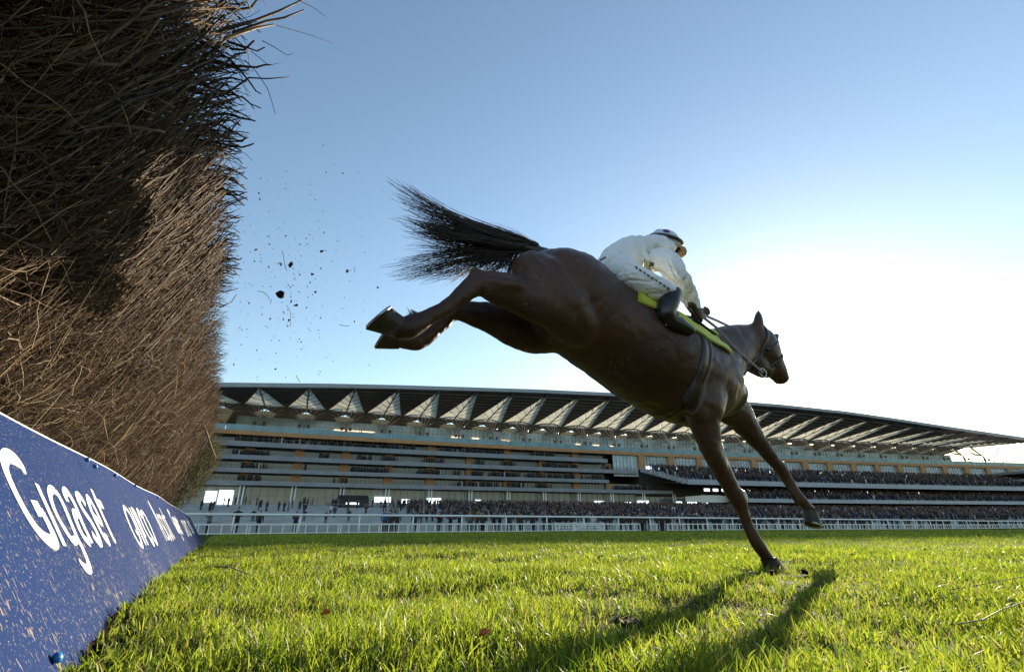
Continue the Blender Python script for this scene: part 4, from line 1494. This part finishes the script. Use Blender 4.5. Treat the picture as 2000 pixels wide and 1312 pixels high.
def bez(p0, p1, p2, p3, n=14):
    t_ = np.linspace(0, 1, n)[:, None]
    p0, p1, p2, p3 = map(np.array, (p0, p1, p2, p3))
    return (1 - t_) ** 3 * p0 + 3 * (1 - t_) ** 2 * t_ * p1 + 3 * (1 - t_) * t_ ** 2 * p2 + t_ ** 3 * p3


def tail_group(n, roots, m1, m2, ends, c_sp, r0=.0016, jit=10):
    per = 14
    tt_ = np.linspace(0, 1, 14)
    for lk in range(max(2, n // per)):
        f = random.random()
        def pick(L, j=jit):
            k_ = f * (len(L) - 1); a = int(min(k_, len(L) - 2)); q = k_ - a
            return (L[a][0] * (1 - q) + L[a + 1][0] * q + random.gauss(0, j), L[a][1] * (1 - q) + L[a + 1][1] * q + random.gauss(0, j * .7))
        c0, ce = random.gauss(0, .02), random.gauss(0, c_sp)
        a = pick(roots, 4); b_ = pick(m1, jit * .7); c_ = pick(m2, jit * 1.1); d = pick(ends, jit * 1.1)
        base = bez(HP(*a, c0), HP(*b_, c0 + ce * .3), HP(*c_, c0 + ce * .7), HP(*d, c0 + ce))
        ph, fr, am = random.uniform(0, 6.28), random.uniform(5, 11), random.uniform(.004, .016)
        wav = np.outer(np.sin(tt_ * fr + ph) * tt_ * am, np.array([.1, .1, 1.])) + np.outer(np.sin(tt_ * fr * .8 + ph * 2) * tt_ * am, np.array([.7, -.5, 0]))
        base = base + wav
        for i in range(per):
            o1 = rng.normal(0, 1, 3) * .013
            spread = (np.sin(tt_ * 2.4) * .9 + .15)[:, None]
            wob = np.cumsum(rng.normal(0, .0022, base.shape), axis=0) * tt_[:, None]
            e = random.uniform(.72, 1.04)
            P = base + o1[None] * spread + wob
            P = P[0] + (P - P[0]) * e
            strands.append(P); radii.append(np.linspace(r0, r0 * .3, 14))


tail_group(330, [(1052, 476), (1030, 478), (1010, 488)], [(985, 455), (980, 470), (985, 485)], [(880, 425), (880, 440), (875, 455)], [(765, 358), (792, 392), (812, 425), (822, 440)], .07, .0021, 9)
tail_group(260, [(1050, 477), (1020, 482), (1000, 494)], [(985, 462), (975, 475), (980, 490)], [(890, 440), (880, 465), (880, 480)], [(806, 400), (800, 440), (800, 468)], .08, .0021, 11)
tail_group(230, [(1040, 480), (1010, 490), (995, 500)], [(980, 480), (965, 490), (960, 498)], [(900, 480), (890, 510), (905, 525)], [(795, 490), (775, 530), (780, 548), (850, 545)], .08, .0017, 11)
tail_group(120, [(1045, 478), (1010, 490)], [(980, 472), (970, 485)], [(900, 462), (895, 490)], [(812, 455), (800, 490)], .08, .0018, 10)
tail_group(110, [(1030, 485), (1000, 500)], [(985, 495), (970, 505)], [(930, 520), (960, 525)], [(870, 552), (920, 545), (985, 535)], .05, .0015, 8)
tail_group(90, [(1056, 477), (1040, 476), (1020, 474)], [(1020, 466), (1000, 462)], [(985, 455), (965, 452)], [(960, 447), (935, 442), (910, 437)], .03, .0013, 4)
tail_group(120, [(1030, 487), (1000, 500), (985, 505)], [(1015, 500), (985, 510)], [(1000, 520), (970, 525)], [(990, 530), (962, 538)], .05, .0014, 9)
V, Fq = tubes_np(np.array(strands), np.array(radii), 4)
o = mobj("tail_hair", V, Fq, MT["hair"], horse, True); o.matrix_parent_inverse = hinv; tag(o, kind="stuff")
mb = MB(); loft(mb, [(1066, 500, 16, .04, 0), (1035, 488, 11, .032, 0), (1005, 482, 8, .024, 0), (965, 472, 5, .015, 0)], n=12); hpart(mb, "tail_dock", MT["hair"])
# pulled mane: short tufts on the crest
strands, radii = [], []
for i in range(260):
    f = random.random()
    px = 1362 + f * 108
    crest = np.interp(px, [1362, 1400, 1440, 1470], [652, 641, 634, 634])
    P0 = HP(px, crest + 8, random.gauss(0, .012))
    hit = None
    d = Vector((random.gauss(0, .25), random.gauss(0, .1), 1)) + HD * .3 - HL * random.uniform(0, .8)
    d.normalize()
    L_ = random.uniform(.02, .05)
    P = [P0 + d * L_ * t_ + Vector((0, 0, -.02)) * t_ * t_ for t_ in np.linspace(0, 1, 5)]
    strands.append([tuple(p) for p in P]); radii.append(np.linspace(.004, .0012, 5))
V, Fq = tubes_np(np.array(strands), np.array(radii), 4)
o = mobj("mane", V, Fq, MT["hair"], horse, True); o.matrix_parent_inverse = hinv; tag(o, kind="stuff")


def surf(c, d, off):
    """point on the coat going out from c along d"""
    best = None
    o_ = c.copy(); d = d.normalized()
    h_ = bvh.ray_cast(c, d, 1.2)
    if h_[0] is None: return c + d * .2
    return h_[0] + d * off


def axis_at(px):
    xs_ = [t_[0] for t_ in TRUNK]; ys_ = [t_[1] for t_ in TRUNK]
    return HP(px, float(np.interp(px, xs_, ys_)), 0)


AX = (axis_at(1330) - axis_at(1150)).normalized()
TN = HL.cross(AX).normalized()
if TN.z < 0: TN = -TN
TS = -(HL - AX * HL.dot(AX)).normalized()      # near side


def band(name, m_, c, axis, w, off=.006, th=.006, n=64, a0=0., a1=2 * math.pi, parent=None, inv=None, upv=None):
    upv = (upv or TN); upv = (upv - axis * upv.dot(axis)).normalized(); sdv = axis.cross(upv)
    full = abs(a1 - a0 - 2 * math.pi) < 1e-6
    V, Fc = [], []
    m_n = n if full else n + 1
    for i in range(m_n):
        a = a0 + (a1 - a0) * i / n
        d = upv * math.cos(a) + sdv * math.sin(a)
        for q, oo in ((-w / 2, off), (w / 2, off), (w / 2, off - th - .004), (-w / 2, off - th - .004)):
            V.append(surf(c + axis * q, d, oo))
    for i in range(n):
        for j in range(4):
            a_, b_ = i * 4 + j, ((i + 1) % m_n) * 4 + j
            a2, b2 = i * 4 + (j + 1) % 4, ((i + 1) % m_n) * 4 + (j + 1) % 4
            Fc.append((a_, a2, b2, b_))
    if not full: Fc += [(0, 3, 2, 1), (n * 4, n * 4 + 1, n * 4 + 2, n * 4 + 3)]
    mb = MB(); mb.add(V, Fc)
    o = mb.build(name, m_, parent, True)
    if inv is not None: o.matrix_parent_inverse = inv
    return o


def drape(name, m_, u0, u1, th0, th1, off, thick, parent=None, inv=None, nu=14, nt=14, sag=0.):
    """patch on the trunk between axis pixels u0..u1 and angles from the spine (near side positive); th0/th1 functions of 0..1"""
    V, Fc = [], []
    for lay in (0, 1):
        for i in range(nu + 1):
            f = i / nu
            c = axis_at(u0 + (u1 - u0) * f)
            for j in range(nt + 1):
                a = th0(f) + (th1(f) - th0(f)) * j / nt
                d = TN * math.cos(a) + TS * math.sin(a)
                fl = sag * noise.noise(Vector((f * 5, a * 4, 1.7)))
                V.append(surf(c, d, off + fl - (thick if lay else 0)))
    k_ = nt + 1; L_ = (nu + 1) * k_
    for i in range(nu):
        for j in range(nt):
            a = i * k_ + j
            Fc.append((a, a + 1, a + k_ + 1, a + k_)); Fc.append((L_ + a, L_ + a + k_, L_ + a + k_ + 1, L_ + a + 1))
    for i in range(nu):
        for j in (0, nt):
            a, b_ = i * k_ + j, (i + 1) * k_ + j
            Fc.append((a, b_, b_ + L_, a + L_))
    for j in range(nt):
        for i in (0, nu):
            a, b_ = i * k_ + j, i * k_ + j + 1
            Fc.append((a, b_, b_ + L_, a + L_))
    mb = MB(); mb.add(V, Fc)
    o = mb.build(name, m_, parent, True)
    if inv is not None: o.matrix_parent_inverse = inv
    return o


cloth = drape("saddle_cloth", MT["yellow"], 1182, 1362, lambda f: -.6 - .55 * f, lambda f: 1.32 - .2 * f, .016, .008, nu=24, sag=.012)
tag(cloth, "bright yellow saddle cloth under the jockey on the horse's back", "saddle cloth")
for u, a in ((1226, 1.0), (1233, 1.0), (1246, 1.0)):
    mm = drape("number_mark", MT["mark"], u, u + 5, lambda f, a=a: a - .05, lambda f, a=a: a + .10, .020, .003, cloth, nu=2, nt=4)
saddle = empty("saddle", axis_at(1290) + TN * .3)
tag(saddle, "small dark racing saddle with girth and stirrups strapped round the horse", "saddle")
sinv = Matrix.Translation(-saddle.location)
drape("seat", MT["leather"], 1232, 1330, lambda f: -.3, lambda f: .3, .038, .016, saddle, sinv)
drape("saddle_flap", MT["leather"], 1285, 1345, lambda f: .3, lambda f: .8, .030, .006, saddle, sinv)
drape("saddle_flap", MT["leather"], 1285, 1345, lambda f: -.8, lambda f: -.3, .030, .006, saddle, sinv)
gc = axis_at(1304)
gax = (AX + TN * .12).normalized()
band("girth", MT["leather"], gc, gax, .05, .004, .003, 120, .75, 2 * math.pi - .75, saddle, sinv)
band("surcingle", MT["rein"], gc + gax * .045, gax, .018, .004, .003, 72, .7, 2 * math.pi - .7, saddle, sinv)
bridle = empty("bridle", HP(1480, 670, 0))
tag(bridle, "dark leather bridle with reins on the horse's head", "bridle")
binv = Matrix.Translation(-bridle.location)
hax = (HP(1512, 716, 0) - HP(1478, 664, 0)).normalized()
hup = HL.cross(hax)
for nm, (px, py), w in (("noseband", (1505, 708), .022), ("cheek_strap", (1488, 684), .018)):
    band(nm, MT["leather"], HP(px, py, 0), hax, w, .004, .003, 36, parent=bridle, inv=binv, upv=hup)
band("headpiece", MT["leather"], HP(1474, 668, 0), (hax * .4 + HD * .6).normalized(), .02, .006, .005, 36, parent=bridle, inv=binv, upv=Vector((0, 0, 1)))
for sgn in (-1, 1):
    mb = MB()
    c_ = HP(1490, 728, sgn * .06)
    mb.tube([c_ + HD * .028 * math.cos(a) + Vector((0, 0, .028 * math.sin(a))) for a in np.linspace(0, 2 * math.pi, 13)], .005, 5)
    o = mb.build("bit_ring", MT["metal"], bridle, True); o.matrix_parent_inverse = binv
mb = MB(); mb.tube([HP(1448, 716, -.03), HP(1462, 724, -.04), HP(1480, 733, -.05), HP(1490, 736, -.05)], .008, 6)
o = mb.build("chin_strap", MT["leather"], bridle, True); o.matrix_parent_inverse = binv


def rein(pix):
    mb = MB()
    P = [HP(x, y, c) for x, y, c in pix]
    for a, b_ in zip(P[:-1], P[1:]):
        d = (b_ - a).normalized(); sd = d.cross(HL).normalized()
        mb.box((a + b_) / 2, (b_ - a) / 2 * 1.01, sd * .009, HL * .002)
    o = mb.build("rein", MT["rein"], bridle); o.matrix_parent_inverse = binv


rein([(1366, 614, -.20), (1400, 640, -.17), (1440, 684, -.13), (1490, 727, -.07)])
rein([(1370, 613, -.12), (1400, 626, -.02), (1432, 641, .06), (1460, 690, .12), (1490, 727, .07)])
rein([(1356, 622, -.2), (1368, 634, -.18), (1378, 650, -.16)])

# ------------------------------------------------------------------ jockey
jock = empty("person", axis_at(1290) + TN * .4)
tag(jock, "jockey in white silks and breeches crouched over the galloping horse's neck", "person")
jinv = Matrix.Translation(-jock.location)


def J(chain, mb, k_=1., **kw):
    loft(mb, [(x, y, r * k_, (l * k_ if l else None), c) for x, y, r, l, c in chain], **kw)


TORSO = [(1199, 516, 31, .155, 0), (1218, 502, 34, .15, 0), (1244, 497, 31, .155, 0), (1266, 500, 33, .17, 0), (1281, 503, 25, .16, 0)]
RARM = [(1285, 505, 19, .065, -.16), (1307, 513, 17, .060, -.22), (1324, 534, 15, .052, -.25), (1340, 560, 13, .045, -.24), (1351, 583, 11, .036, -.22), (1357, 599, 9.5, .03, -.21)]
LARM = [(1284, 500, 20, .065, .14), (1304, 522, 17, .06, .18), (1324, 552, 15, .05, .18), (1342, 580, 12, .042, .12), (1356, 604, 9, .03, .0)]
RLEG = [(1200, 528, 33, .10, -.10), (1224, 541, 28, .10, -.17), (1256, 553, 22, .085, -.23), (1286, 566, 19, .072, -.27), (1309, 577, 17, .06, -.28)]
RSHIN = [(1311, 577, 17, .06, -.28), (1305, 592, 19, .062, -.29), (1300, 606, 18, .055, -.29), (1300, 616, 17, .05, -.29)]
LLEG = [(1205, 532, 30, .10, .10), (1240, 560, 30, .10, .20), (1275, 585, 24, .08, .28), (1300, 600, 18, .06, .30)]
LSHIN = [(1300, 602, 17, .06, .30), (1300, 630, 17, .055, .31), (1300, 648, 15, .05, .31)]
NECK = [(1280, 496, 16, .06, 0), (1289, 493, 14, .055, .0), (1294, 492, 16, .055, 0)]
HEADC = HP(1294, 486, -.0)
fD = (HP(1322, 496, 0) - HP(1293, 486, 0)).normalized()          # where the face looks
uD = (Vector((0, 0, 1)) - fD * fD.z).normalized() * 1.
uD = (uD + fD * .15).normalized(); sD = fD.cross(uD).normalized()
jb = MB()
J(TORSO, jb, .88); J(RARM, jb, .84, n=12); J(LARM, jb, .84, n=12); J(RLEG, jb, .88, n=12); J(LLEG, jb, .88, n=12)
J(RSHIN, jb, .8, n=12); J(LSHIN, jb, .8, n=12); J(NECK, jb, 1., n=12)
J([(1300, 617, 13, .042, -.29), (1322, 634, 11, .04, -.29), (1343, 645, 8, .035, -.29)], jb, .8, n=10)
# skull, jaw, nose, ears
jb.ball(HEADC + uD * .01, (.085, .073, .10), 16, 12, 0, (fD, sD, uD))
jb.ball(HEADC + fD * .035 - uD * .07, (.05, .05, .045), 12, 8, 0, (fD, sD, uD))
jb.ball(HEADC + fD * .088 - uD * .025, (.02, .014, .024), 8, 6, 0, (fD, sD, uD))
for sg in (-1, 1): jb.ball(HEADC + sD * sg * .074 - uD * .02, (.02, .01, .03), 8, 6, 0, (fD, sD, uD))
jbody = fuse(jb, "body", MT["skin"], .0065, 3, .5, jock); jbody.matrix_parent_inverse = jinv


def jp(mb, name, m_, parent=None, smooth=True):
    o = mb.build(name, m_, parent or jock, smooth)
    if parent is None: o.matrix_parent_inverse = jinv
    return o


def jf(mb, name, m_, vox=.007, sm=4):
    o = fuse(mb, name, m_, vox, sm, .5, jock); o.matrix_parent_inverse = jinv
    return o


mb = MB()
J([(1206, 512, 34, .16, 0)] + TORSO[1:], mb, 1.02, n=24)
J(RARM, mb, 1.06, n=16); J(LARM, mb, 1.04, n=16)
J([(1274, 498, 18, .085, 0), (1284, 495, 15, .065, 0)], mb, 1.0, n=16)
# folds in the silks: shallow ridges across the back and upper arm
for a, b_, c_, r in [((1222, 478), (1240, 500), -.13, .010), ((1238, 470), (1258, 505), -.14, .011), ((1254, 472), (1268, 512), -.15, .010), ((1300, 505), (1325, 548), -.28, .009), ((1312, 505), (1338, 556), -.285, .008), ((1210, 490), (1250, 520), -.14, .010)]:
    P = [HP(a[0] + (b_[0] - a[0]) * t_, a[1] + (b_[1] - a[1]) * t_ + 4 * math.sin(t_ * 3.1), c_) for t_ in np.linspace(0, 1, 6)]
    mb.tube(P, [r * .4, r, r * 1.1, r, r * .8, r * .4], 8)
jersey = jf(mb, "jersey", MT["silk"], .006, 3)
wrinkle(jersey, .013, 14, 14, 7, 2.)
mb = MB()
J([(1190, 516, 26, .15, 0), (1204, 520, 36, .16, 0), (1222, 522, 30, .15, 0)], mb, 1.0, n=24)
J(RLEG, mb, 1.03, n=18); J(LLEG, mb, 1.03, n=18)
wrinkle(jf(mb, "breeches", MT["breech"], .006, 3), .009, 7, 12, 16, 5.)
mb = MB()
J(RSHIN, mb, 1.05, n=16)
J([(1299, 612, 16, .05, -.29), (1311, 628, 17, .045, -.29), (1328, 638, 14, .045, -.29), (1346, 647, 9.5, .038, -.29)], mb, 1., n=16)
jf(mb, "boot", MT["boot"], .006, 4)
mb = MB()
J(LSHIN, mb, 1.05, n=16); J([(1300, 648, 15, .05, .31), (1318, 660, 13, .045, .31), (1336, 664, 9, .038, .31)], mb, 1., n=16)
jf(mb, "boot", MT["boot"], .006, 4)
# helmet with silk cap, peak, goggles
mb = MB()
V, Fc = [], []
n = 24
hc = HEADC + uD * .022
for i, (t_, r) in enumerate([(1.62, 1.), (1.45, 1.02), (1.15, .985), (.8, .90), (.45, .93), (.15, 1.)]):
    pass
rings_ = np.linspace(math.pi * .56, .05, 9)
for t_ in rings_:
    for k_ in range(n):
        a = 2 * math.pi * k_ / n
        V.append(hc + fD * (.118 * math.sin(t_) * math.cos(a)) + sD * (.098 * math.sin(t_) * math.sin(a)) + uD * (.112 * math.cos(t_)))
for i in range(8):
    for k_ in range(n):
        a, b_ = i * n + k_, i * n + (k_ + 1) % n
        Fc.append((a, b_, b_ + n, a + n))
Fc += [tuple(8 * n + k_ for k_ in range(n)), tuple(reversed(range(n)))]
mb.add(V, Fc)
helmet = jp(mb, "helmet", MT["cap"])
mb = MB()
V = []
for k_ in range(9):
    a = -1.0 + 2.0 * k_ / 8
    for ro, dz in ((.112, 0), (.165 - .03 * a * a, -.012), (.165 - .03 * a * a, -.018), (.112, -.006)):
        V.append(hc - uD * .018 + fD * ro * math.cos(a) + sD * ro * .85 * math.sin(a) + uD * dz)
mb.add(V, [(i * 4 + j, i * 4 + (j + 1) % 4, (i + 1) * 4 + (j + 1) % 4, (i + 1) * 4 + j) for i in range(8) for j in range(4)] + [(0, 3, 2, 1), (32, 33, 34, 35)])
jp(mb, "peak", MT["tan"], helmet)
for a, b_ in ((2.0, .5), (-1.9, .6), (.0, .5), (3.1, 1.15)):
    mb = MB()
    d = (fD * math.cos(a) * .118 * math.cos(b_) + sD * math.sin(a) * .098 * math.cos(b_) + uD * .112 * math.sin(b_))
    dn2 = d.normalized(); e1 = dn2.orthogonal().normalized(); e2 = dn2.cross(e1)
    mb.ball(hc + d, (.022, .022, .005), 12, 6, 0, (e1, e2, dn2)); jp(mb, "cap_spot", MT["purple"], helmet)
mb = MB()
mb.tube([hc + uD * .012 + fD * .124 * math.cos(a) + sD * .104 * math.sin(a) + uD * .012 * math.cos(a * 2) for a in np.linspace(0, 2 * math.pi, 25)], .011, 6)
gog = jp(mb, "goggle_strap", MT["leather"], helmet)
for sg in (-1, 1):
    mb = MB(); mb.ball(HEADC + fD * .082 + sD * sg * .033 + uD * .005, (.018, .032, .024), 10, 7, 0, (fD, sD, uD)); jp(mb, "goggles", MT["eye"])


def hand(w, k, inn, mb, s=1.):
    """w wrist, k knuckles, inn direction the palm faces; fingers curl round the reins"""
    f = (k - w).normalized(); inn = (inn - f * inn.dot(f)).normalized(); e = f.cross(inn).normalized()
    loft3(mb, [(w - f * .03, .026 * s, .022 * s), (w, .027 * s, .022 * s), (w.lerp(k, .6), .040 * s, .019 * s), (k, .040 * s, .016 * s)], inn, 12)
    for i, L_ in enumerate((.9, 1., .95, .78)):
        b_ = k + e * ((i - 1.5) * .021 * s) - f * .004
        P = [b_, b_ + f * .026 * L_ * s + inn * .006, b_ + f * .032 * L_ * s + inn * .030 * s, b_ + f * .010 * s + inn * .046 * s, b_ - f * .012 * s + inn * .040 * s]
        loft3(mb, [(p, r * s, r * s) for p, r in zip(P, (.0098, .0098, .0092, .0085, .007))], None, 8)
    b_ = w + e * .028 * s + inn * .008
    P = [b_, b_ + f * .028 * s + e * .014 * s + inn * .012, b_ + f * .052 * s + e * .006 * s + inn * .026, b_ + f * .066 * s + inn * .036]
    loft3(mb, [(p, r * s, r * s) for p, r in zip(P, (.013, .0115, .0102, .008))], None, 8)


mb = MB(); hand(HP(1357, 600, -.21), HP(1368, 613, -.20), HL - Vector((0, 0, .25)), mb, 1.05); jf(mb, "glove", MT["glove"], .004, 2)
mb = MB(); hand(HP(1356, 606, -.0), HP(1368, 616, -.02), -HL - Vector((0, 0, .25)), mb, 1.0); jf(mb, "glove", MT["glove"], .004, 2)
# whip held under the right hand
mb = MB(); mb.tube([HP(1346, 605, -.22), HP(1358, 617, -.215), HP(1374, 640, -.2), HP(1380, 648, -.2)], [.007, .006, .004, .003], 6)
o = mb.build("whip", MT["leather"]); tag(o, "short dark whip in the jockey's gloved right hand", "whip")
jb_bvh = BVHTree.FromPolygons([v.co.copy() for v in jersey.data.vertices], [tuple(p.vertices) for p in jersey.data.polygons])


def print_patch(px0, py0, px1, name, parent_name, m_, off=.004):
    """small print laid on the clothing"""
    par = [c_ for c_ in jock.children if c_.name.split('.')[0] == parent_name][0]
    bt = BVHTree.FromPolygons([v.co.copy() for v in par.data.vertices], [tuple(p.vertices) for p in par.data.polygons])
    V = []
    for lay in (0, 1):
        for i in range(5):
            for j in range(3):
                d = ray(px0[0] + (px1[0] - px0[0]) * i / 4 + (py0[0]) * j / 2, px0[1] + (px1[1] - px0[1]) * i / 4 + (py0[1]) * j / 2)
                h_ = bt.ray_cast(CAM, d.normalized(), 20)
                if h_[0] is None: return
                V.append(h_[0] + h_[1] * (off - .003 * lay) if h_[1].dot(d) < 0 else h_[0] - h_[1] * (off - .003 * lay))
    Fc = []
    for i in range(4):
        for j in range(2):
            a = i * 3 + j
            Fc.append((a, a + 1, a + 4, a + 3)); Fc.append((15 + a, 15 + a + 3, 15 + a + 4, 15 + a + 1))
    mb = MB(); mb.add(V, Fc); o = mb.build(name, m_, par); return o


for i in range(9):
    t_ = i / 8
    x, y = 1240 + 62 * t_, 520 + 40 * t_
    print_patch((x, y), (1.5, 4), (x + 4.5, y + 2), "print", "breeches", MT["mark"])
print_patch((1269, 512), (-2, 14), (1278, 513), "badge", "jersey", MT["mark"])
print_patch((1171, 508), (2, 2), (1182, 501), "print", "breeches", MT["mark"])
# stirrup
mb = MB()
c_ = HP(1318, 640, -.29)
mb.tube([c_ + HD * .05 * math.cos(a) + Vector((0, 0, .02)) + TN * .05 * math.sin(a) for a in np.linspace(-.4, math.pi + .4, 11)], .006, 6)
o = mb.build("stirrup", MT["metal"], saddle, True); o.matrix_parent_inverse = sinv
mb = MB(); a_, b_ = surf(axis_at(1300), TN * .8 + TS * .6, .04), c_ + TN * .06
mb.box((a_ + b_) / 2, (b_ - a_) / 2, AX * .012, (b_ - a_).normalized().cross(AX) * .002)
o = mb.build("stirrup_leather", MT["leather"], saddle); o.matrix_parent_inverse = sinv

# ------------------------------------------------------------------ flying bits, leaves and twigs
def fly(cx, cy): return 460 + cx * .22857, 360 + cy * .22857


def leaf_data(name, seed, m_):
    rr = random.Random(seed)
    mb = MB(); V = []
    n = 9
    for lay in (0, .03):
        for i in range(n):
            a = 2 * math.pi * i / n
            r = rr.uniform(.5, 1.05)
            V.append((r * math.cos(a), .6 * r * math.sin(a), .35 * math.sin(a * 2 + seed) * r + lay))
    mb.add(V, [tuple(range(n)), tuple(reversed(range(n, 2 * n)))] + [(i, (i + 1) % n, (i + 1) % n + n, i + n) for i in range(n)])
    return mb.data(name, m_)


lf_me = [leaf_data("leaf", i, MT["leafdry"]) for i in range(4)]
bits = [(202, 75, 12, "l"), (210, 127, 14, "l"), (385, 682, 20, "l"), (470, 686, 28, "c"), (740, 572, 17, "l"), (866, 560, 15, "l"), (660, 768, 17, "l"), (638, 838, 13, "l"), (385, 944, 48, "c"),
        (470, 960, 14, "l"), (476, 1002, 18, "l"), (512, 1035, 20, "l"), (684, 919, 13, "l"), (298, 1150, 14, "l"), (410, 1150, 13, "l"), (458, 1161, 20, "l"), (176, 557, 19, "l"), (285, 702, 14, "l"), (116, 1012, 12, "l"), (638, 1252, 11, "l"), (1017, 1170, 9, "l"), (952, 744, 20, "w"), (914, 1060, 9, "l"), (444, 1214, 10, "l"), (1212, 882, 14, "l"), (160, 655, 9, "l"), (22, 610, 9, "l")]
for cx, cy, sz, kd in bits:
    px, py = fly(cx, cy)
    P = at(px, py, random.uniform(2.0, 2.7))
    r = sz * .22857 * depth(P) / F * .85
    if kd == "c":
        o = link("clod", random.choice(cl_me))
        tag(o, "biggest brown clod of turf flying between the fence and the tail" if sz > 40 else "mid-sized brown clod flying above the biggest clod", "clod", "bits flying up behind the horse")
    else:
        o = link("leaf", random.choice(lf_me))
        tag(o, "small dark leaf scrap tumbling in the air behind the horse" if kd == "l" else "pale leaf scrap tumbling in the air behind the horse", "leaf", "leaf scraps in the air" if kd == "l" else "bits flying up behind the horse")
    r *= 1. if kd == 'c' else 1.5
    o.location = P; o.scale = (r, r, r); o.rotation_euler = [random.uniform(0, 6.28) for _ in range(3)]
tw = [([(398, 565), (412, 620), (420, 680), (438, 740)], "thin straight twig flying near the top of the debris"), ([(190, 913), (240, 920), (275, 955), (295, 985)], "thin curved twig flying left of the biggest clod"), ([(435, 1030), (465, 1080), (474, 1140), (465, 1220)], "thin bent twig flying below the biggest clod"),
      ([(888, 1198), (930, 1208), (970, 1209)], "short twig flying just below the tail"), ([(310, 985), (295, 1020)], "short dark twig under the biggest clod"), ([(1012, 705), (1020, 750)], "short thin twig flying in front of the tail"), ([(25, 1235), (46, 1213)], "short twig flying close to the fence"), ([(620, 425), (642, 437)], "tiny twig flying high behind the horse")]
for pts, lab in tw:
    Y = random.uniform(2.1, 2.6)
    mb = MB(); mb.tube([at(*fly(*p), Y + .02 * i) for i, p in enumerate(pts)], .0016, 4)
    o = mb.build("twig", MT["leafdry"]); tag(o, lab, "twig", "twigs flying behind the horse")
mb = MB(); mb.tube([at(578, 733, 2.4), at(582, 740, 2.4), at(586, 746, 2.41)], .0016, 4)
o = mb.build("twig", MT["leafdry"]); tag(o, "thin twig in the air just above the stand's roof", "twig", "twigs flying behind the horse")
mb = MB()
for i in range(330):
    if random.random() < .8: px, py = random.gauss(560, 55), random.gauss(545, 95)
    else: px, py = random.uniform(445, 800), random.uniform(330, 740)
    if px < 440: continue
    P = at(px, py, random.uniform(1.8, 2.9)); r = random.choice((.0016, .002, .0028, .0038)) * depth(P) / 2.5
    ax = Vector((random.gauss(0, 1), random.gauss(0, 1), random.gauss(0, 1))).normalized(); a2 = ax.orthogonal().normalized()
    mb.ball(P, (r * random.uniform(.7, 2.6), r * random.uniform(.4, 1), r * random.uniform(.4, 1)), random.choice((3, 4, 5)), 3, 0, (ax, a2, ax.cross(a2)))
o = mb.build("debris", MT["leafdry"]); tag(o, "fine specks of dirt and brush hanging in the air", "debris", kind="stuff")


def on_ground(px, py, dz):
    P = ground_at(px, py, 0.); P.z = float(ground_h(P.x, P.y)) + dz; return P


mb = MB(); mb.tube([on_ground(x, y, .045) for x, y in ((414, 1130), (440, 1131), (465, 1136), (500, 1144))], [.003, .003, .0022, .0012], 5)
mb.tube([on_ground(455, 1134, .045), on_ground(462, 1128, .055)], .0012, 4)
o = mb.build("twig", br_p); tag(o, "brown forked twig lying on the grass near the blue board", "twig")
for pts in ([(1880, 1250), (1925, 1230), (1965, 1212), (2010, 1190)], [(1860, 1172), (1920, 1160), (2010, 1138)]):
    mb = MB(); mb.tube([on_ground(x, y, .035) for x, y in pts], .0011, 5)
    o = mb.build("grass_stalk", br_m); tag(o, ("lower" if pts[0][1] > 1200 else "upper") + " of two long dry stalks lying in the grass at the right edge", "stalk", "dry stalks in the grass")
for px, py, lab in ((632, 1216, "orange fallen leaf standing in the grass left of centre"), (940, 1290, "brown fallen leaf in the grass at the bottom middle")):
    o = link("leaf", leaf_data("leaf", px, MT["leaforange"])); P = on_ground(px, py, .04); o.location = P; o.scale = (.012,) * 3; o.rotation_euler = (1.2, .4, px)
    tag(o, lab, "leaf")
CL = ["left of the hoof print", "largest clod right of the landed hoof", "small clod near the landed hoof", "far right clod", "clod left of the shadow"]
for i, (P, r) in enumerate(DIV):
    V, Fc = [], []
    n = 16
    for j, f in enumerate((0, .5, 1., 1.25)):
        for k_ in range(n):
            a = 2 * math.pi * k_ / n
            rr = r * f * (1 + .3 * noise.noise(Vector((i * 3.1 + math.cos(a), math.sin(a), f))))
            x, y = P.x + rr * math.cos(a), P.y + rr * 1.2 * math.sin(a)
            V.append((x, y, float(ground_h(x, y)) + (.003, .006, .005, -.01)[j] + .007 * noise.noise(Vector((x * 40, y * 40, i)))))
    for j in range(3):
        for k_ in range(n):
            Fc.append((j * n + k_, j * n + (k_ + 1) % n, (j + 1) * n + (k_ + 1) % n, (j + 1) * n + k_))
    o = mobj("divot", V, Fc, MT["mud"], smooth=True)
    tag(o, "bare dark divot torn in the turf around the landing horse", "divot", "divots in the turf", "stuff")
    if i < 7:
        o = link("clod", cl_me[i % 5]); q = r * random.uniform(.22, .38)
        x, y = P.x + r * .5, P.y - r * .6
        o.location = (x, y, float(ground_h(x, y)) + .02); o.scale = (q, q, q * .8); o.rotation_euler = (.3, .2, i)
        tag(o, "clod of dark turf lying beside a divot in the grass", "clod", "clods kicked out of the turf")
